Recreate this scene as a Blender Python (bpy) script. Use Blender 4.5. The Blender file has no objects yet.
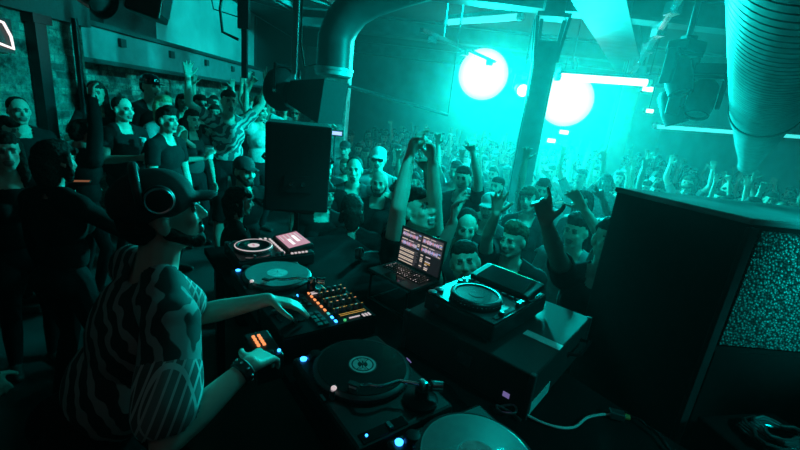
import bpy, bmesh, math, random
import numpy as np
from mathutils import Vector, Matrix, Quaternion, noise
rnd = random.Random(7)
SC = bpy.context.scene
COL = SC.collection
V = Vector

# ------------------------------------------------------------------ camera
f_px, PITCH, ROLL, CAMH = 400.0, math.radians(16), math.radians(6.5), 2.42
fw = V((0, math.cos(PITCH), -math.sin(PITCH)))
rt = V((1, 0, 0)); up = rt.cross(fw)
XR = math.cos(ROLL) * rt + math.sin(ROLL) * up
XU = -math.sin(ROLL) * rt + math.cos(ROLL) * up
cam = bpy.data.cameras.new('camera'); co = bpy.data.objects.new('camera', cam); COL.objects.link(co)
cam.sensor_width = 36; cam.lens = 36 * f_px / 800; cam.clip_start = .05; cam.clip_end = 200
m = Matrix((XR, XU, -fw)).transposed().to_4x4(); m.translation = V((0, 0, CAMH)); co.matrix_world = m
SC.camera = co

# ------------------------------------------------------------------ materials
MATS = {}
def mat(name, color, rough=.5, metal=0, emit=None, strength=0, var=.15, scale=30, bump=0, spec=.5, coat=0):
    if name in MATS: return MATS[name]
    m = bpy.data.materials.new(name); m.use_nodes = True
    nt = m.node_tree; b = nt.nodes['Principled BSDF']
    b.inputs['Roughness'].default_value = rough; b.inputs['Metallic'].default_value = metal
    b.inputs['Specular IOR Level'].default_value = spec
    if coat: b.inputs['Coat Weight'].default_value = coat
    tc = nt.nodes.new('ShaderNodeTexCoord'); nz = nt.nodes.new('ShaderNodeTexNoise'); nz.inputs['Scale'].default_value = scale
    nz.inputs['Detail'].default_value = 4
    nt.links.new(tc.outputs['Object'], nz.inputs['Vector'])
    rp = nt.nodes.new('ShaderNodeValToRGB')
    c = V(color)
    rp.color_ramp.elements[0].color = (*(c * (1 - var)), 1); rp.color_ramp.elements[0].position = .3
    rp.color_ramp.elements[1].color = (*(c * (1 + var)), 1); rp.color_ramp.elements[1].position = .7
    nt.links.new(nz.outputs['Fac'], rp.inputs['Fac']); nt.links.new(rp.outputs['Color'], b.inputs['Base Color'])
    if bump:
        bp = nt.nodes.new('ShaderNodeBump'); bp.inputs['Strength'].default_value = bump; bp.inputs['Distance'].default_value = .01
        nt.links.new(nz.outputs['Fac'], bp.inputs['Height']); nt.links.new(bp.outputs['Normal'], b.inputs['Normal'])
    if emit:
        b.inputs['Emission Color'].default_value = (*emit, 1); b.inputs['Emission Strength'].default_value = strength
    MATS[name] = m
    return m

BLK = mat('black_plastic', (.018, .018, .02), .42)
BLKM = mat('black_metal', (.02, .021, .024), .3, .6)
BLKG = mat('gloss_black', (.008, .008, .01), .12, coat=.5)
MATTE = mat('matte_black', (.012, .012, .013), .85, spec=.2)
GREY = mat('grey_metal', (.35, .36, .38), .3, .9)
DGREY = mat('dark_grey_plastic', (.05, .052, .056), .45)
SILV = mat('silver_metal', (.7, .7, .72), .22, 1)
STEEL = mat('painted_steel', (.2, .21, .22), .45, .2, scale=6)
BEAMM = mat('dull_beam_paint', (.085, .09, .095), .5, .1, scale=4, var=.35, bump=.15)
DSTEEL = mat('dark_steel', (.05, .052, .055), .5, .3)
WHITE = mat('white_plastic', (.8, .8, .8), .4)
TAPE = mat('pale_tape', (.75, .78, .78), .5)
CLOTH = mat('black_drape', (.01, .01, .011), .95, bump=.3)
GALV = mat('galvanised_steel', (.36, .38, .39), .42, .4, scale=14, var=.25)
DUCT = mat('dark_duct_paint', (.045, .048, .05), .4, .2, scale=5, var=.2)
PLAST = mat('painted_plaster', (.36, .37, .38), .8, scale=1.5, var=.25, bump=.1)
CEILM = mat('ceiling_paint', (.06, .062, .065), .9, scale=2, bump=.2)
FLOORM = mat('dark_floor', (.03, .03, .032), .6, scale=3, bump=.15)
WOOD = mat('painted_black_wood', (.012, .012, .013), .8, spec=.02, scale=8, bump=.1)
CASEM = mat('worn_black_case', (.03, .031, .032), .6, scale=9, bump=.1, spec=.35)
def glow(n, c, s): return mat(n, tuple(.3 * x for x in c), .4, 0, c, s)
G_PINK = glow('pink_screen_light', (1, .42, .55), .55)
G_WHITE = glow('white_light', (1, .93, .95), 1.1)
G_SOFT = glow('soft_white_light', (1, .8, .82), .6)
G_ORANGE = glow('orange_light', (1, .3, .1), 1.2)
G_AMBER = glow('amber_light', (.9, .5, .1), .5)
G_BLUE = glow('blue_light', (.03, .3, 1), 4)
G_GREEN = glow('green_light', (.1, .9, .3), .6)
G_TEAL = glow('teal_light', (.1, .8, .8), .6)
G_LILAC = glow('lilac_light', (.4, .3, .8), .35)
G_TUBE = glow('tube_light', (.62, 1, .97), 3.5)
G_TUBEDIM = glow('dim_tube_light', (.06, .8, .76), 1.2)
G_LAMP = glow('lamp_lens_light', (.8, 1, .98), 3)
G_NEON = glow('neon_light', (1, .8, .8), 1.3)

def brick_mat():
    m = bpy.data.materials.new('old_brick'); m.use_nodes = True; nt = m.node_tree; b = nt.nodes['Principled BSDF']
    b.inputs['Roughness'].default_value = .75
    tc = nt.nodes.new('ShaderNodeTexCoord'); sp = nt.nodes.new('ShaderNodeSeparateXYZ'); cb = nt.nodes.new('ShaderNodeCombineXYZ')
    ad = nt.nodes.new('ShaderNodeMath'); ad.operation = 'ADD'
    nt.links.new(tc.outputs['Object'], sp.inputs[0]); nt.links.new(sp.outputs['X'], ad.inputs[0]); nt.links.new(sp.outputs['Y'], ad.inputs[1])
    nt.links.new(ad.outputs[0], cb.inputs['X']); nt.links.new(sp.outputs['Z'], cb.inputs['Y'])
    br = nt.nodes.new('ShaderNodeTexBrick'); br.inputs['Scale'].default_value = 1
    br.inputs['Brick Width'].default_value = .23; br.inputs['Row Height'].default_value = .078; br.inputs['Mortar Size'].default_value = .008
    br.inputs['Color1'].default_value = (.34, .27, .23, 1); br.inputs['Color2'].default_value = (.06, .05, .048, 1); br.inputs['Mortar'].default_value = (.13, .125, .12, 1)
    nt.links.new(cb.outputs[0], br.inputs['Vector'])
    nz = nt.nodes.new('ShaderNodeTexNoise'); nz.inputs['Scale'].default_value = 7; nz.inputs['Detail'].default_value = 10; nz.inputs['Roughness'].default_value = .75
    nt.links.new(tc.outputs['Object'], nz.inputs['Vector'])
    mx = nt.nodes.new('ShaderNodeMix'); mx.data_type = 'RGBA'; mx.blend_type = 'OVERLAY'; mx.inputs['Factor'].default_value = 1
    cr = nt.nodes.new('ShaderNodeValToRGB'); cr.color_ramp.elements[0].position = .36; cr.color_ramp.elements[1].position = .66; nt.links.new(nz.outputs['Fac'], cr.inputs['Fac'])
    nt.links.new(br.outputs['Color'], mx.inputs[6]); nt.links.new(cr.outputs['Color'], mx.inputs[7])
    nt.links.new(mx.outputs[2], b.inputs['Base Color'])
    bp = nt.nodes.new('ShaderNodeBump'); bp.inputs['Distance'].default_value = .02; bp.inputs['Strength'].default_value = .9
    nt.links.new(mx.outputs[2], bp.inputs['Height']); nt.links.new(bp.outputs['Normal'], b.inputs['Normal'])
    return m
BRICK = brick_mat()

def pattern_mat(name, c0, c1, scale, distort, pos, kind='BANDS'):
    m = bpy.data.materials.new(name); m.use_nodes = True; nt = m.node_tree; b = nt.nodes['Principled BSDF']
    b.inputs['Roughness'].default_value = .75
    tc = nt.nodes.new('ShaderNodeTexCoord'); w = nt.nodes.new('ShaderNodeTexWave'); w.bands_direction = 'DIAGONAL'
    w.inputs['Scale'].default_value = scale; w.inputs['Distortion'].default_value = distort; w.inputs['Detail'].default_value = 2; w.inputs['Detail Scale'].default_value = 1.3
    nt.links.new(tc.outputs['Object'], w.inputs['Vector'])
    rp = nt.nodes.new('ShaderNodeValToRGB'); rp.color_ramp.elements[0].color = (*c0, 1); rp.color_ramp.elements[1].color = (*c1, 1)
    rp.color_ramp.elements[0].position = pos - .05; rp.color_ramp.elements[1].position = pos + .05
    nt.links.new(w.outputs['Fac'], rp.inputs['Fac']); nt.links.new(rp.outputs['Color'], b.inputs['Base Color'])
    return m
def check_mat():
    m = bpy.data.materials.new('checked_cuff'); m.use_nodes = True; nt = m.node_tree; b = nt.nodes['Principled BSDF']; b.inputs['Roughness'].default_value = .8
    tc = nt.nodes.new('ShaderNodeTexCoord'); mp = nt.nodes.new('ShaderNodeMapping'); mp.inputs['Rotation'].default_value = (.5, .4, .3)
    br = nt.nodes.new('ShaderNodeTexBrick'); br.inputs['Scale'].default_value = 1; br.offset = 0
    br.inputs['Brick Width'].default_value = .03; br.inputs['Row Height'].default_value = .022; br.inputs['Mortar Size'].default_value = .003
    br.inputs['Color1'].default_value = (.08, .085, .085, 1); br.inputs['Color2'].default_value = (.22, .23, .23, 1); br.inputs['Mortar'].default_value = (.55, .57, .57, 1)
    nt.links.new(tc.outputs['Object'], mp.inputs[0]); nt.links.new(mp.outputs[0], br.inputs['Vector']); nt.links.new(br.outputs['Color'], b.inputs['Base Color'])
    return m
LEAFSHIRT = pattern_mat('leaf_print_shirt', (.02, .022, .024), (.3, .31, .31), 6.5, 7, .66)
CUFF = check_mat()

def grille_mat():
    m = bpy.data.materials.new('speaker_grille'); m.use_nodes = True; nt = m.node_tree; b = nt.nodes['Principled BSDF']
    b.inputs['Roughness'].default_value = .45; b.inputs['Metallic'].default_value = .4
    tc = nt.nodes.new('ShaderNodeTexCoord'); vo = nt.nodes.new('ShaderNodeTexVoronoi'); vo.inputs['Scale'].default_value = 95
    nt.links.new(tc.outputs['Object'], vo.inputs['Vector'])
    rp = nt.nodes.new('ShaderNodeValToRGB'); rp.color_ramp.elements[0].color = (.5, .5, .5, 1); rp.color_ramp.elements[1].color = (.06, .06, .06, 1)
    rp.color_ramp.elements[0].position = .15; rp.color_ramp.elements[1].position = .6
    nt.links.new(vo.outputs['Distance'], rp.inputs['Fac']); nt.links.new(rp.outputs['Color'], b.inputs['Base Color'])
    bp = nt.nodes.new('ShaderNodeBump'); bp.inputs['Distance'].default_value = .006; nt.links.new(vo.outputs['Distance'], bp.inputs['Height']); nt.links.new(bp.outputs['Normal'], b.inputs['Normal'])
    return m
GRILLE = grille_mat()

# ------------------------------------------------------------------ mesh helpers
class MB:
    def __init__(s): s.bm = bmesh.new(); s.mats = []
    def mi(s, m):
        if m not in s.mats: s.mats.append(m)
        return s.mats.index(m)
    def _tag(s, faces, m, smooth=False):
        i = s.mi(m)
        for f in faces: f.material_index = i; f.smooth = smooth
    def box(s, c, size, m, rot=None, bevel=0):
        M = Matrix.Translation(V(c)) @ (rot.to_4x4() if rot is not None else Matrix.Identity(4)) @ Matrix.Diagonal((*size, 1))
        r = bmesh.ops.create_cube(s.bm, size=1, matrix=M)
        fs = set(f for v in r['verts'] for f in v.link_faces)
        s._tag(fs, m)
        if bevel:
            es = list(set(e for v in r['verts'] for e in v.link_edges))
            q = bmesh.ops.bevel(s.bm, geom=es, offset=bevel, segments=2, affect='EDGES', profile=.5)
            s._tag(q['faces'], m)
        return s
    def bar(s, a, b, w, h, m, bevel=0):
        a, b = V(a), V(b); d = b - a
        rot = d.to_track_quat('Y', 'Z').to_matrix()
        return s.box((a + b) / 2, (w, d.length, h), m, rot, bevel)
    def cyl(s, a, b, ra, m, rb=None, seg=24, cap=True, smooth=True):
        rb = ra if rb is None else rb
        return s.lathe(a, V(b) - V(a), ([(0, 0)] if cap else []) + [(ra, 0), (rb, (V(b) - V(a)).length)] + ([(0, (V(b) - V(a)).length)] if cap else []), m, seg, smooth)
    def lathe(s, o, axis, prof, m, seg=32, smooth=True):
        o = V(o); ax = V(axis).normalized(); q = ax.to_track_quat('Z', 'Y').to_matrix()
        rings = []
        for r, h in prof:
            if r < 1e-6: rings.append([s.bm.verts.new(o + ax * h)])
            else: rings.append([s.bm.verts.new(o + q @ V((r * math.cos(t), r * math.sin(t), h))) for t in (2 * math.pi * k / seg for k in range(seg))])
        fs = []
        for A, B in zip(rings, rings[1:]):
            for k in range(seg):
                j = (k + 1) % seg
                if len(A) == 1 and len(B) == 1: continue
                if len(A) == 1: fs.append(s.bm.faces.new((A[0], B[j], B[k])))
                elif len(B) == 1: fs.append(s.bm.faces.new((A[k], A[j], B[0])))
                else: fs.append(s.bm.faces.new((A[k], A[j], B[j], B[k])))
        s._tag(fs, m, smooth)
        # keep crisp caps
        return s
    def tube(s, pts, r, m, seg=10, cap=True):
        pts = [V(p) for p in pts]; n = len(pts); rings = []
        rr = r if isinstance(r, (list, tuple)) else [r] * n
        for i, p in enumerate(pts):
            d = (pts[min(i + 1, n - 1)] - pts[max(i - 1, 0)]).normalized()
            if i == 0: x = d.orthogonal().normalized()
            else: x = (x - d * x.dot(d)).normalized()
            y = d.cross(x)
            rings.append([s.bm.verts.new(p + (x * math.cos(t) + y * math.sin(t)) * rr[i]) for t in (2 * math.pi * k / seg for k in range(seg))])
        fs = []
        for A, B in zip(rings, rings[1:]):
            for k in range(seg): fs.append(s.bm.faces.new((A[k], A[(k + 1) % seg], B[(k + 1) % seg], B[k])))
        if cap: fs.append(s.bm.faces.new(rings[0][::-1])); fs.append(s.bm.faces.new(rings[-1]))
        s._tag(fs, m, True)
        return s
    def prism(s, poly, z0, z1, m, bevel=0):
        a = [s.bm.verts.new((*p, z0)) for p in poly]; b = [s.bm.verts.new((*p, z1)) for p in poly]; n = len(poly)
        fs = [s.bm.faces.new(a[::-1]), s.bm.faces.new(b)] + [s.bm.faces.new((a[i], a[(i + 1) % n], b[(i + 1) % n], b[i])) for i in range(n)]
        s._tag(fs, m)
        if bevel:
            q = bmesh.ops.bevel(s.bm, geom=list(set(e for f in fs for e in f.edges)), offset=bevel, segments=2, affect='EDGES', profile=.5); s._tag(q['faces'], m)
        return s
    def quad(s, pts, m):
        s._tag([s.bm.faces.new([s.bm.verts.new(p) for p in pts])], m); return s
    def ell(s, c, r, m, rot=None, seg=20):
        M = Matrix.Translation(V(c)) @ (rot.to_4x4() if rot is not None else Matrix.Identity(4)) @ Matrix.Diagonal((*r, 1))
        q = bmesh.ops.create_uvsphere(s.bm, u_segments=seg, v_segments=seg // 2 + 2, radius=1, matrix=M)
        s._tag(set(f for v in q['verts'] for f in v.link_faces), m, True); return s
    def build(s, name, parent=None, loc=None, normals=True):
        me = bpy.data.meshes.new(name)
        if normals: bmesh.ops.recalc_face_normals(s.bm, faces=s.bm.faces[:])
        s.bm.to_mesh(me); s.bm.free()
        for m in s.mats: me.materials.append(m)
        o = bpy.data.objects.new(name, me); COL.objects.link(o)
        if parent: o.parent = parent
        if loc is not None: o.location = loc
        if any(p.use_smooth for p in me.polygons):
            try: me.set_sharp_from_angle(angle=math.radians(40))
            except Exception: pass
        return o

def tag(o, label, cat, group=None, kind=None):
    if label: o['label'] = label
    if cat: o['category'] = cat
    if group: o['group'] = group
    if kind: o['kind'] = kind
    return o
def struct(o, label=None):
    o['kind'] = 'structure'
    if label: o['label'] = label
    return o
def empty(name, loc, rz=0, label=None, cat=None, group=None):
    o = bpy.data.objects.new(name, None); COL.objects.link(o); o.empty_display_size = .1
    o.location = loc; o.rotation_euler = (0, 0, rz)
    return tag(o, label, cat, group)
def copy_tree(o, parent=None):
    c = o.copy(); COL.objects.link(c)
    if parent: c.parent = parent
    for ch in list(o.children): copy_tree(ch, c)
    return c

# table frame: u runs along the decks (to the performer's right), v away from him
U = V((.61, -.79, 0)).normalized(); W_ = V((-U.y, U.x, 0)); O = V((-.073, 1.176, 0)); RZ = math.atan2(U.y, U.x)
def T(u, v, z): return O + U * u + W_ * v + V((0, 0, z))
PZ = .55          # platform height
TZ = 1.46         # table top height

# ------------------------------------------------------------------ setting
XL, XRW, YB, ZC = -4.2, 9.5, 16.0, 4.3
b = MB(); b.box(((XL + XRW) / 2, 7.5, -.1), (XRW - XL + .6, 18, .2), FLOORM); struct(b.build('floor'))
b = MB(); b.box(((XL + XRW) / 2, 7.5, ZC + .1), (XRW - XL + .6, 18, .2), CEILM); struct(b.build('ceiling'))
b = MB(); b.box((XL - .15, 7.5, 1.28), (.3, 17.6, 2.56), BRICK); b.box((XL - .15, 7.5, 3.43), (.3, 17.6, 1.74), PLAST); struct(b.build('wall_left'))
b = MB(); b.box(((XL + XRW) / 2, YB + .15, ZC / 2), (XRW - XL, .3, ZC), PLAST); struct(b.build('wall_back'))
b = MB(); b.box((XRW + .15, 7.5, ZC / 2), (.3, 17.6, ZC), PLAST); struct(b.build('wall_right'))
b = MB(); b.box((-3.92, 3.6, 1.45), (.56, 2.0, 2.9), BRICK); b.box((-3.9, 3.6, 3.1), (.66, 2.1, .4), DSTEEL); struct(b.build('trim_1'), 'brick pier on the left wall')
# raised platform: the booth's stage and the terrace along the left wall
b = MB(); b.prism([(XL, -1.2), (2.6, -1.2), (1.9, .75), (.95, 1.75), (-.15, 2.2), (-.6, 3.25), (-1.6, 3.3), (-1.6, 8.5), (XL, 8.5)], 0, PZ, FLOORM); struct(b.build('floor_platform'), 'raised black stage and side terrace')
# steel beam running along the left wall
b = MB(); b.box((-4.02, 9.3, 2.78), (.34, 13, .36), STEEL); b.box((-4.0, 9.3, 2.58), (.42, 13, .05), DSTEEL); b.box((-4.0, 9.3, 2.99), (.42, 13, .05), DSTEEL)
for k in range(9): b.box((-3.84, 4.4 + k * 1.1, 2.85), (.06, .1, .1), DSTEEL)
struct(b.build('trim_2'), 'grey steel beam along the left wall above the brickwork')
b = MB(); b.box((-4.17, 6.0, 3.4), (.05, 1.5, .8), DSTEEL); b.box((-4.17, 12.4, 3.6), (.05, 3.0, 1.3), DSTEEL); b.box((-4.16, 3.6, 3.65), (.07, 4.0, 1.25), MATTE); struct(b.build('trim_3'), 'dark boarded panels above the beam')
# ceiling joists
for i, (y, z, w) in enumerate(((6.2, 4.08, .3), (9.6, 4.08, .3), (13.2, 4.08, .3))):
    b = MB(); b.box((3.4, y, z + .1), (12.2, .06, .44), BEAMM); b.box((3.4, y, z - .12), (12.2, w, .05), BEAMM); b.box((3.4, y, z + .2), (12.2, w, .05), BEAMM)
    struct(b.build('trim_%d' % (4 + i)), 'steel ceiling joist')
# diagonal timber / steel beam overhead
b = MB(); b.bar((1.75, 4.9, 4.12), (6.3, 12.6, 4.12), .55, .3, BEAMM); b.bar((1.75, 4.9, 3.95), (6.3, 12.6, 3.95), .6, .05, BEAMM); struct(b.build('trim_7'), 'broad steel beam crossing the ceiling at an angle')

# ------------------------------------------------------------------ columns and pipes
def column(name, x, y, w, top, label, head=True):
    t = empty(name, (x, y, 0), math.radians(-8), label, 'column')
    b = MB(); b.box((0, -w * .42, top / 2), (w, w * .14, top), STEEL); b.box((0, w * .42, top / 2), (w, w * .14, top), STEEL); b.box((0, 0, top / 2), (w * .16, w * .75, top), STEEL)
    b.box((-w * .5, 0, top / 2), (.02, w * .5, top), DSTEEL)
    b.build('shaft', t)
    if head:
        b = MB()
        for sx in (-1, 1):
            [b.bar((sx * w * .5, q * w * .4, top - .25), (sx * w * .72, q * w * .4, top + .28), .04, .04, STEEL) for q in (-1, 1)]
            b.bar((sx * w * .3, -w * .3, top - .5), (sx * w * .5, -w * .3, top + .25), .03, .04, STEEL)
        b.box((0, 0, top + .3), (w * 1.5, w * 1.1, .05), STEEL)
        b.build('bracket_head', t)
        b = MB(); b.box((0, 0, (top + .33 + ZC) / 2), (w * .9, w * .9, ZC - top - .33), STEEL); b.build('cap_block', t)
    b = MB(); b.box((0, 0, .02), (w * 1.6, w * 1.6, .04), STEEL); b.build('base_plate', t)
    return t
column('steel_column', 1.62, 5.65, .27, 3.45, 'tall grey steel column with flared head in the middle of the dance floor')
column('steel_column', 4.55, 9.2, .34, 4.25, 'hazy steel column farther back, right of the bright round lamps', False)

# rough plaster pillar under the duct
b = MB(); b.box((-1.28, 7.0, 2.15), (.36, .4, 4.3), mat('rough_plaster', (.55, .55, .53), .85, scale=9, var=.5, bump=.6)); struct(b.build('trim_8'), 'flaking pale plaster pillar')

# smooth duct elbow
t = empty('air_duct', (-.98, 4.85, 2.72), 0, 'smooth dark air duct bending down from the ceiling beside the hanging horn speaker', 'duct')
b = MB(); pts = [(1.5, -.1, 1.25), (1.05, .02, 1.1), (.66, .08, .97), (.38, .12, .86), (.19, .14, .74), (.07, .15, .58), (0, .15, .4), (0, .15, .05)]
b.tube(pts, .205, DUCT, 40, cap=False); b.build('duct_bend', t)
b = MB(); b.lathe((0, .15, -.02), (0, 0, 1), [(.205, .1), (.23, .1), (.23, .07), (.218, .07), (.218, .02), (.18, 0), (.18, .1)], GALV, 40); b.build('end_flange', t)
b = MB(); b.tube([(1.4, -.08, 1.215), (1.5, -.1, 1.25), (1.52, -.1, 1.56)], .215, DUCT, 40); b.build('collar', t)
b = MB(); b.tube([(-.21, .15, .1), (-.36, .2, .06), (-.42, .22, .3), (-.44, .25, 1.55)], .012, DSTEEL); b.build('strap', t)

# spiral duct, right
t = empty('spiral_duct', (4.278, 5.218, 2.842), 0, 'big ribbed spiral duct running under the ceiling at the right edge', 'duct')
p0 = V((0, 0, 0)); p1 = V((2.401 - 4.278, 2.894 - 5.218, 3.079 - 2.842)) * 2.2; L = (p1 - p0).length; n = 76
prof = []
for k in range(n):
    h = L * k / n; prof += [(.325, h), (.325, h + L / n * .78), (.312, h + L / n * .84), (.312, h + L / n * .94), (.325, h + L / n * .99)]
b = MB(); b.lathe(p0, p1 - p0, prof, GALV, 56); b.build('ribbed_tube', t)
b = MB(); b.lathe(p0 + (p1 - p0) * .09, p1 - p0, [(.326, 0), (.34, 0), (.34, .1), (.326, .1)], DUCT, 48); b.build('band', t)
e = V((5.508 - 4.278, 6.692 - 5.218, 2.175 - 2.842)); d = (e * .55 + (p0 - p1).normalized() * .6)
b = MB(); b.tube([p0 + (p1 - p0).normalized() * .02, e * .2 + V((0, 0, .05)), e * .45, e * .75, e], [.325, .29, .23, .16, .12], GALV, 40); b.build('reducer', t)
b = MB(); b.lathe(e - e.normalized() * .06, e, [(.125, 0), (.135, .02), (.135, .1), (.125, .14), (0, .14)], GALV, 24); b.build('nozzle', t)
for k in (.16, .4, .8):
    c = p0 + (p1 - p0) * k; b = MB(); b.cyl(c + V((0, 0, .3)), V((c.x, c.y, ZC - 2.842)), .012, DSTEEL, seg=8); b.build('hanger_rod', t)

# thin hanger post, cable tray frame
t = empty('hanger_post', (-1.25, 4.3, 2.6), 0, 'thin steel post hanging from the ceiling above the black monitor speaker', 'post')
b = MB(); b.box((0, 0, .85), (.04, .04, 1.7), STEEL); b.build('post', t)
b = MB(); b.box((.025, -.01, .8), (.012, .03, 1.5), SILV); b.build('rail', t)
b = MB(); b.box((0, 0, 1.68), (.16, .16, .03), STEEL); b.build('ceiling_plate', t)
t = empty('ceiling_tray', (-1.75, 6.1, 3.75), math.radians(-12), 'square metal cable tray frame under the ceiling beside the duct', 'cable tray')
b = MB()
for s in (-1, 1):
    b.bar((s * .45, -1, 0), (s * .45, 1, 0), .05, .1, STEEL); b.bar((-.45, s * 1, 0), (.45, s * 1, 0), .05, .1, STEEL); b.bar((s * .37, -.9, 0), (s * .37, .9, 0), .03, .06, STEEL)
b.build('frame', t)
for sx in (-1, 1):
    for sy in (-1, 1):
        b = MB(); b.cyl((sx * .44, sy * .9, 0), (sx * .44, sy * .9, .7), .008, STEEL, seg=8); b.build('hanger_rod', t)
b = MB(); b.bar((-1.3, -.4, -.02), (-.45, .9, -.02), .04, .04, STEEL); b.bar((-.5, -.9, .02), (.45, .9, .02), .05, .03, STEEL); b.build('cross_bar', t)

# black bracket with wire frame near the top left
t = empty('ceiling_bracket', (-1.72, 4.2, 2.55), math.radians(5), 'black metal bracket with thin bent rod hanging below the ceiling', 'bracket')
b = MB(); b.box((0, 0, 1.1), (.1, .06, 1.3), BLKM); b.box((.01, 0, .3), (.05, .05, .6), BLKM); b.build('arm', t)
b = MB(); b.tube([(-.05, 0, .35), (-.2, 0, .4), (-.22, 0, .6), (-.15, 0, 1.0), (-.15, 0, 1.75)], .014, BLKM); b.tube([(-.05, 0, .55), (-.3, .05, .6), (-.36, .05, .9), (-.33, .05, 1.75)], .006, BLKM); b.build('bent_rod', t)
b = MB(); b.box((-.05, 0, 1.73), (.5, .1, .03), BLKM); b.build('mount_plate', t)

# hanging flat black speaker, far top left
t = empty('hanging_speaker', (-1.98, 3.2, 2.87), math.radians(20), 'flat black speaker hanging at the top left above the brick wall', 'speaker')
b = MB(); b.box((0, 0, .2), (.22, .3, .42), BLK, Matrix.Rotation(math.radians(12), 3, 'Y'), .015); b.build('cabinet', t)
b = MB(); b.box((.11, 0, .2), (.012, .27, .38), GREY, Matrix.Rotation(math.radians(12), 3, 'Y')); b.build('grille', t)
b = MB(); b.tube([(0, -.17, .2), (0, -.17, .5), (0, .17, .5), (0, .17, .2)], .012, BLKM, 8); b.cyl((0, 0, .5), (0, 0, 1.52), .02, BLKM, seg=10); b.build('yoke', t)

# small can lamp at the very top left
def can_lamp(loc, rz, tilt, label, s=1, lens=None, group=None):
    t = empty('can_lamp', loc, rz, label, 'lamp', group)
    R = Matrix.Rotation(tilt, 3, 'X')
    d = R @ V((0, 1, 0))
    b = MB(); b.lathe(-d * .13 * s, d, [(0, 0), (.06 * s, 0), (.09 * s, .05 * s), (.1 * s, .26 * s), (.115 * s, .28 * s), (.1 * s, .27 * s), (.085 * s, .25 * s)], BLKM, 24); b.build('housing', t)
    b = MB(); b.lathe(d * .11 * s, d, [(.09 * s, 0), (.05 * s, .012 * s), (0, .018 * s)], lens or GREY, 24); b.build('lens', t)
    b = MB(); b.tube([V((-.125 * s, 0, 0)), V((-.125 * s, 0, .2 * s)), V((.125 * s, 0, .2 * s)), V((.125 * s, 0, 0))], .01 * s, BLKM, 8)
    b.cyl((0, 0, .2 * s), (0, 0, max(.3 * s, ZC - loc[2])), .014, BLKM, seg=8); b.build('yoke', t)
    return t
can_lamp((-2.42, 3.15, 2.98), math.radians(-100), math.radians(-25), 'small black can lamp at the top left edge of the ceiling')

# horn speaker / lantern hanging centre-left
t = empty('horn_speaker', (-1.3, 4.55, 2.47), math.radians(-15), 'black horn loudspeaker with round back hanging above the left crowd', 'speaker')
d = V((1, -.1, -.12)).normalized()
b = MB(); b.lathe(-d * .34, d, [(0, 0), (.13, .02), (.21, .08), (.235, .16), (.22, .24), (.17, .3), (0, .3)], MATTE, 32); b.build('driver_housing', t)
b = MB(); b.bar(-d * .06, d * .02, .14, .2, MATTE)
w = [(0.02, .12), (.5, .22)]
q = d.to_track_quat('Y', 'Z').to_matrix()
vs = [[b.bm.verts.new(d * h + q @ V((sx * r * 1.1, 0, sz * r))) for sx, sz in ((-1, -1), (1, -1), (1, 1), (-1, 1))] for h, r in w]
fs = [b.bm.faces.new(vs[0]), b.bm.faces.new(vs[1][::-1])] + [b.bm.faces.new((vs[0][i], vs[0][(i + 1) % 4], vs[1][(i + 1) % 4], vs[1][i])) for i in range(4)]
b._tag(fs, MATTE); b.build('horn', t)
b = MB(); b.cyl((0, 0, .2), (0, 0, ZC - 2.47), .022, BLKM, seg=10); b.tube([(-.1, -.24, 0), (-.1, -.24, .26), (-.1, .24, .26), (-.1, .24, 0)], .014, BLKM, 8); b.build('yoke', t)
b = MB(); b.ell(V((-.1, -.24, 0)), (.02, .02, .02), SILV); b.build('pivot_knob', t)

# moving-head fixtures, right, on a drop pipe
t = empty('drop_pipe', (2.96, 4.95, 3.5), 0, 'thin drop pipe holding the dark spotlight cluster under ceiling', 'pipe')
b = MB(); b.cyl((0, 0, 0), (-.02, 0, .8), .03, STEEL); b.build('tube', t)
b = MB(); b.box((0, 0, .0), (.12, .12, .1), DSTEEL); b.build('clamp', t)
MHM = mat('fixture_black', (.02, .02, .022), .6)
def moving_head(loc, rz, label):
    t = empty('moving_head_light', loc, rz, label, 'spotlight', 'dark moving spotlights under the drop pipe')
    b = MB(); b.box((0, 0, .0), (.3, .26, .12), MHM, bevel=.02); b.build('base_box', t)
    b = MB()
    for s in (-1, 1): b.box((s * .17, 0, -.22), (.05, .14, .38), MHM, bevel=.015)
    b.box((0, 0, -.07), (.38, .16, .05), MHM); b.build('yoke', t)
    d = V((0, -.45, -1)).normalized()
    b = MB(); b.lathe(V((0, 0, -.3)) - d * .2, d, [(0, 0), (.1, .01), (.135, .06), (.14, .3), (.12, .42), (.11, .42), (.1, .38), (0, .38)], MHM, 28); b.build('lamp_head', t)
    b = MB(); b.lathe(V((0, 0, -.3)) + d * .19, d, [(.1, 0), (.06, .015), (0, .022)], GREY, 24); b.build('lens', t)
    return t
moving_head((2.96, 4.95, 3.44), math.radians(20), 'upper dark moving spotlight at the foot of the drop pipe')
moving_head((3.26, 4.9, 3.22), math.radians(-35), 'lower dark moving spotlight beside the big ribbed duct')
moving_head((3.12, 5.15, 3.12), math.radians(60), 'rear dark moving spotlight of the cluster, lowest over the crowd')

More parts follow.
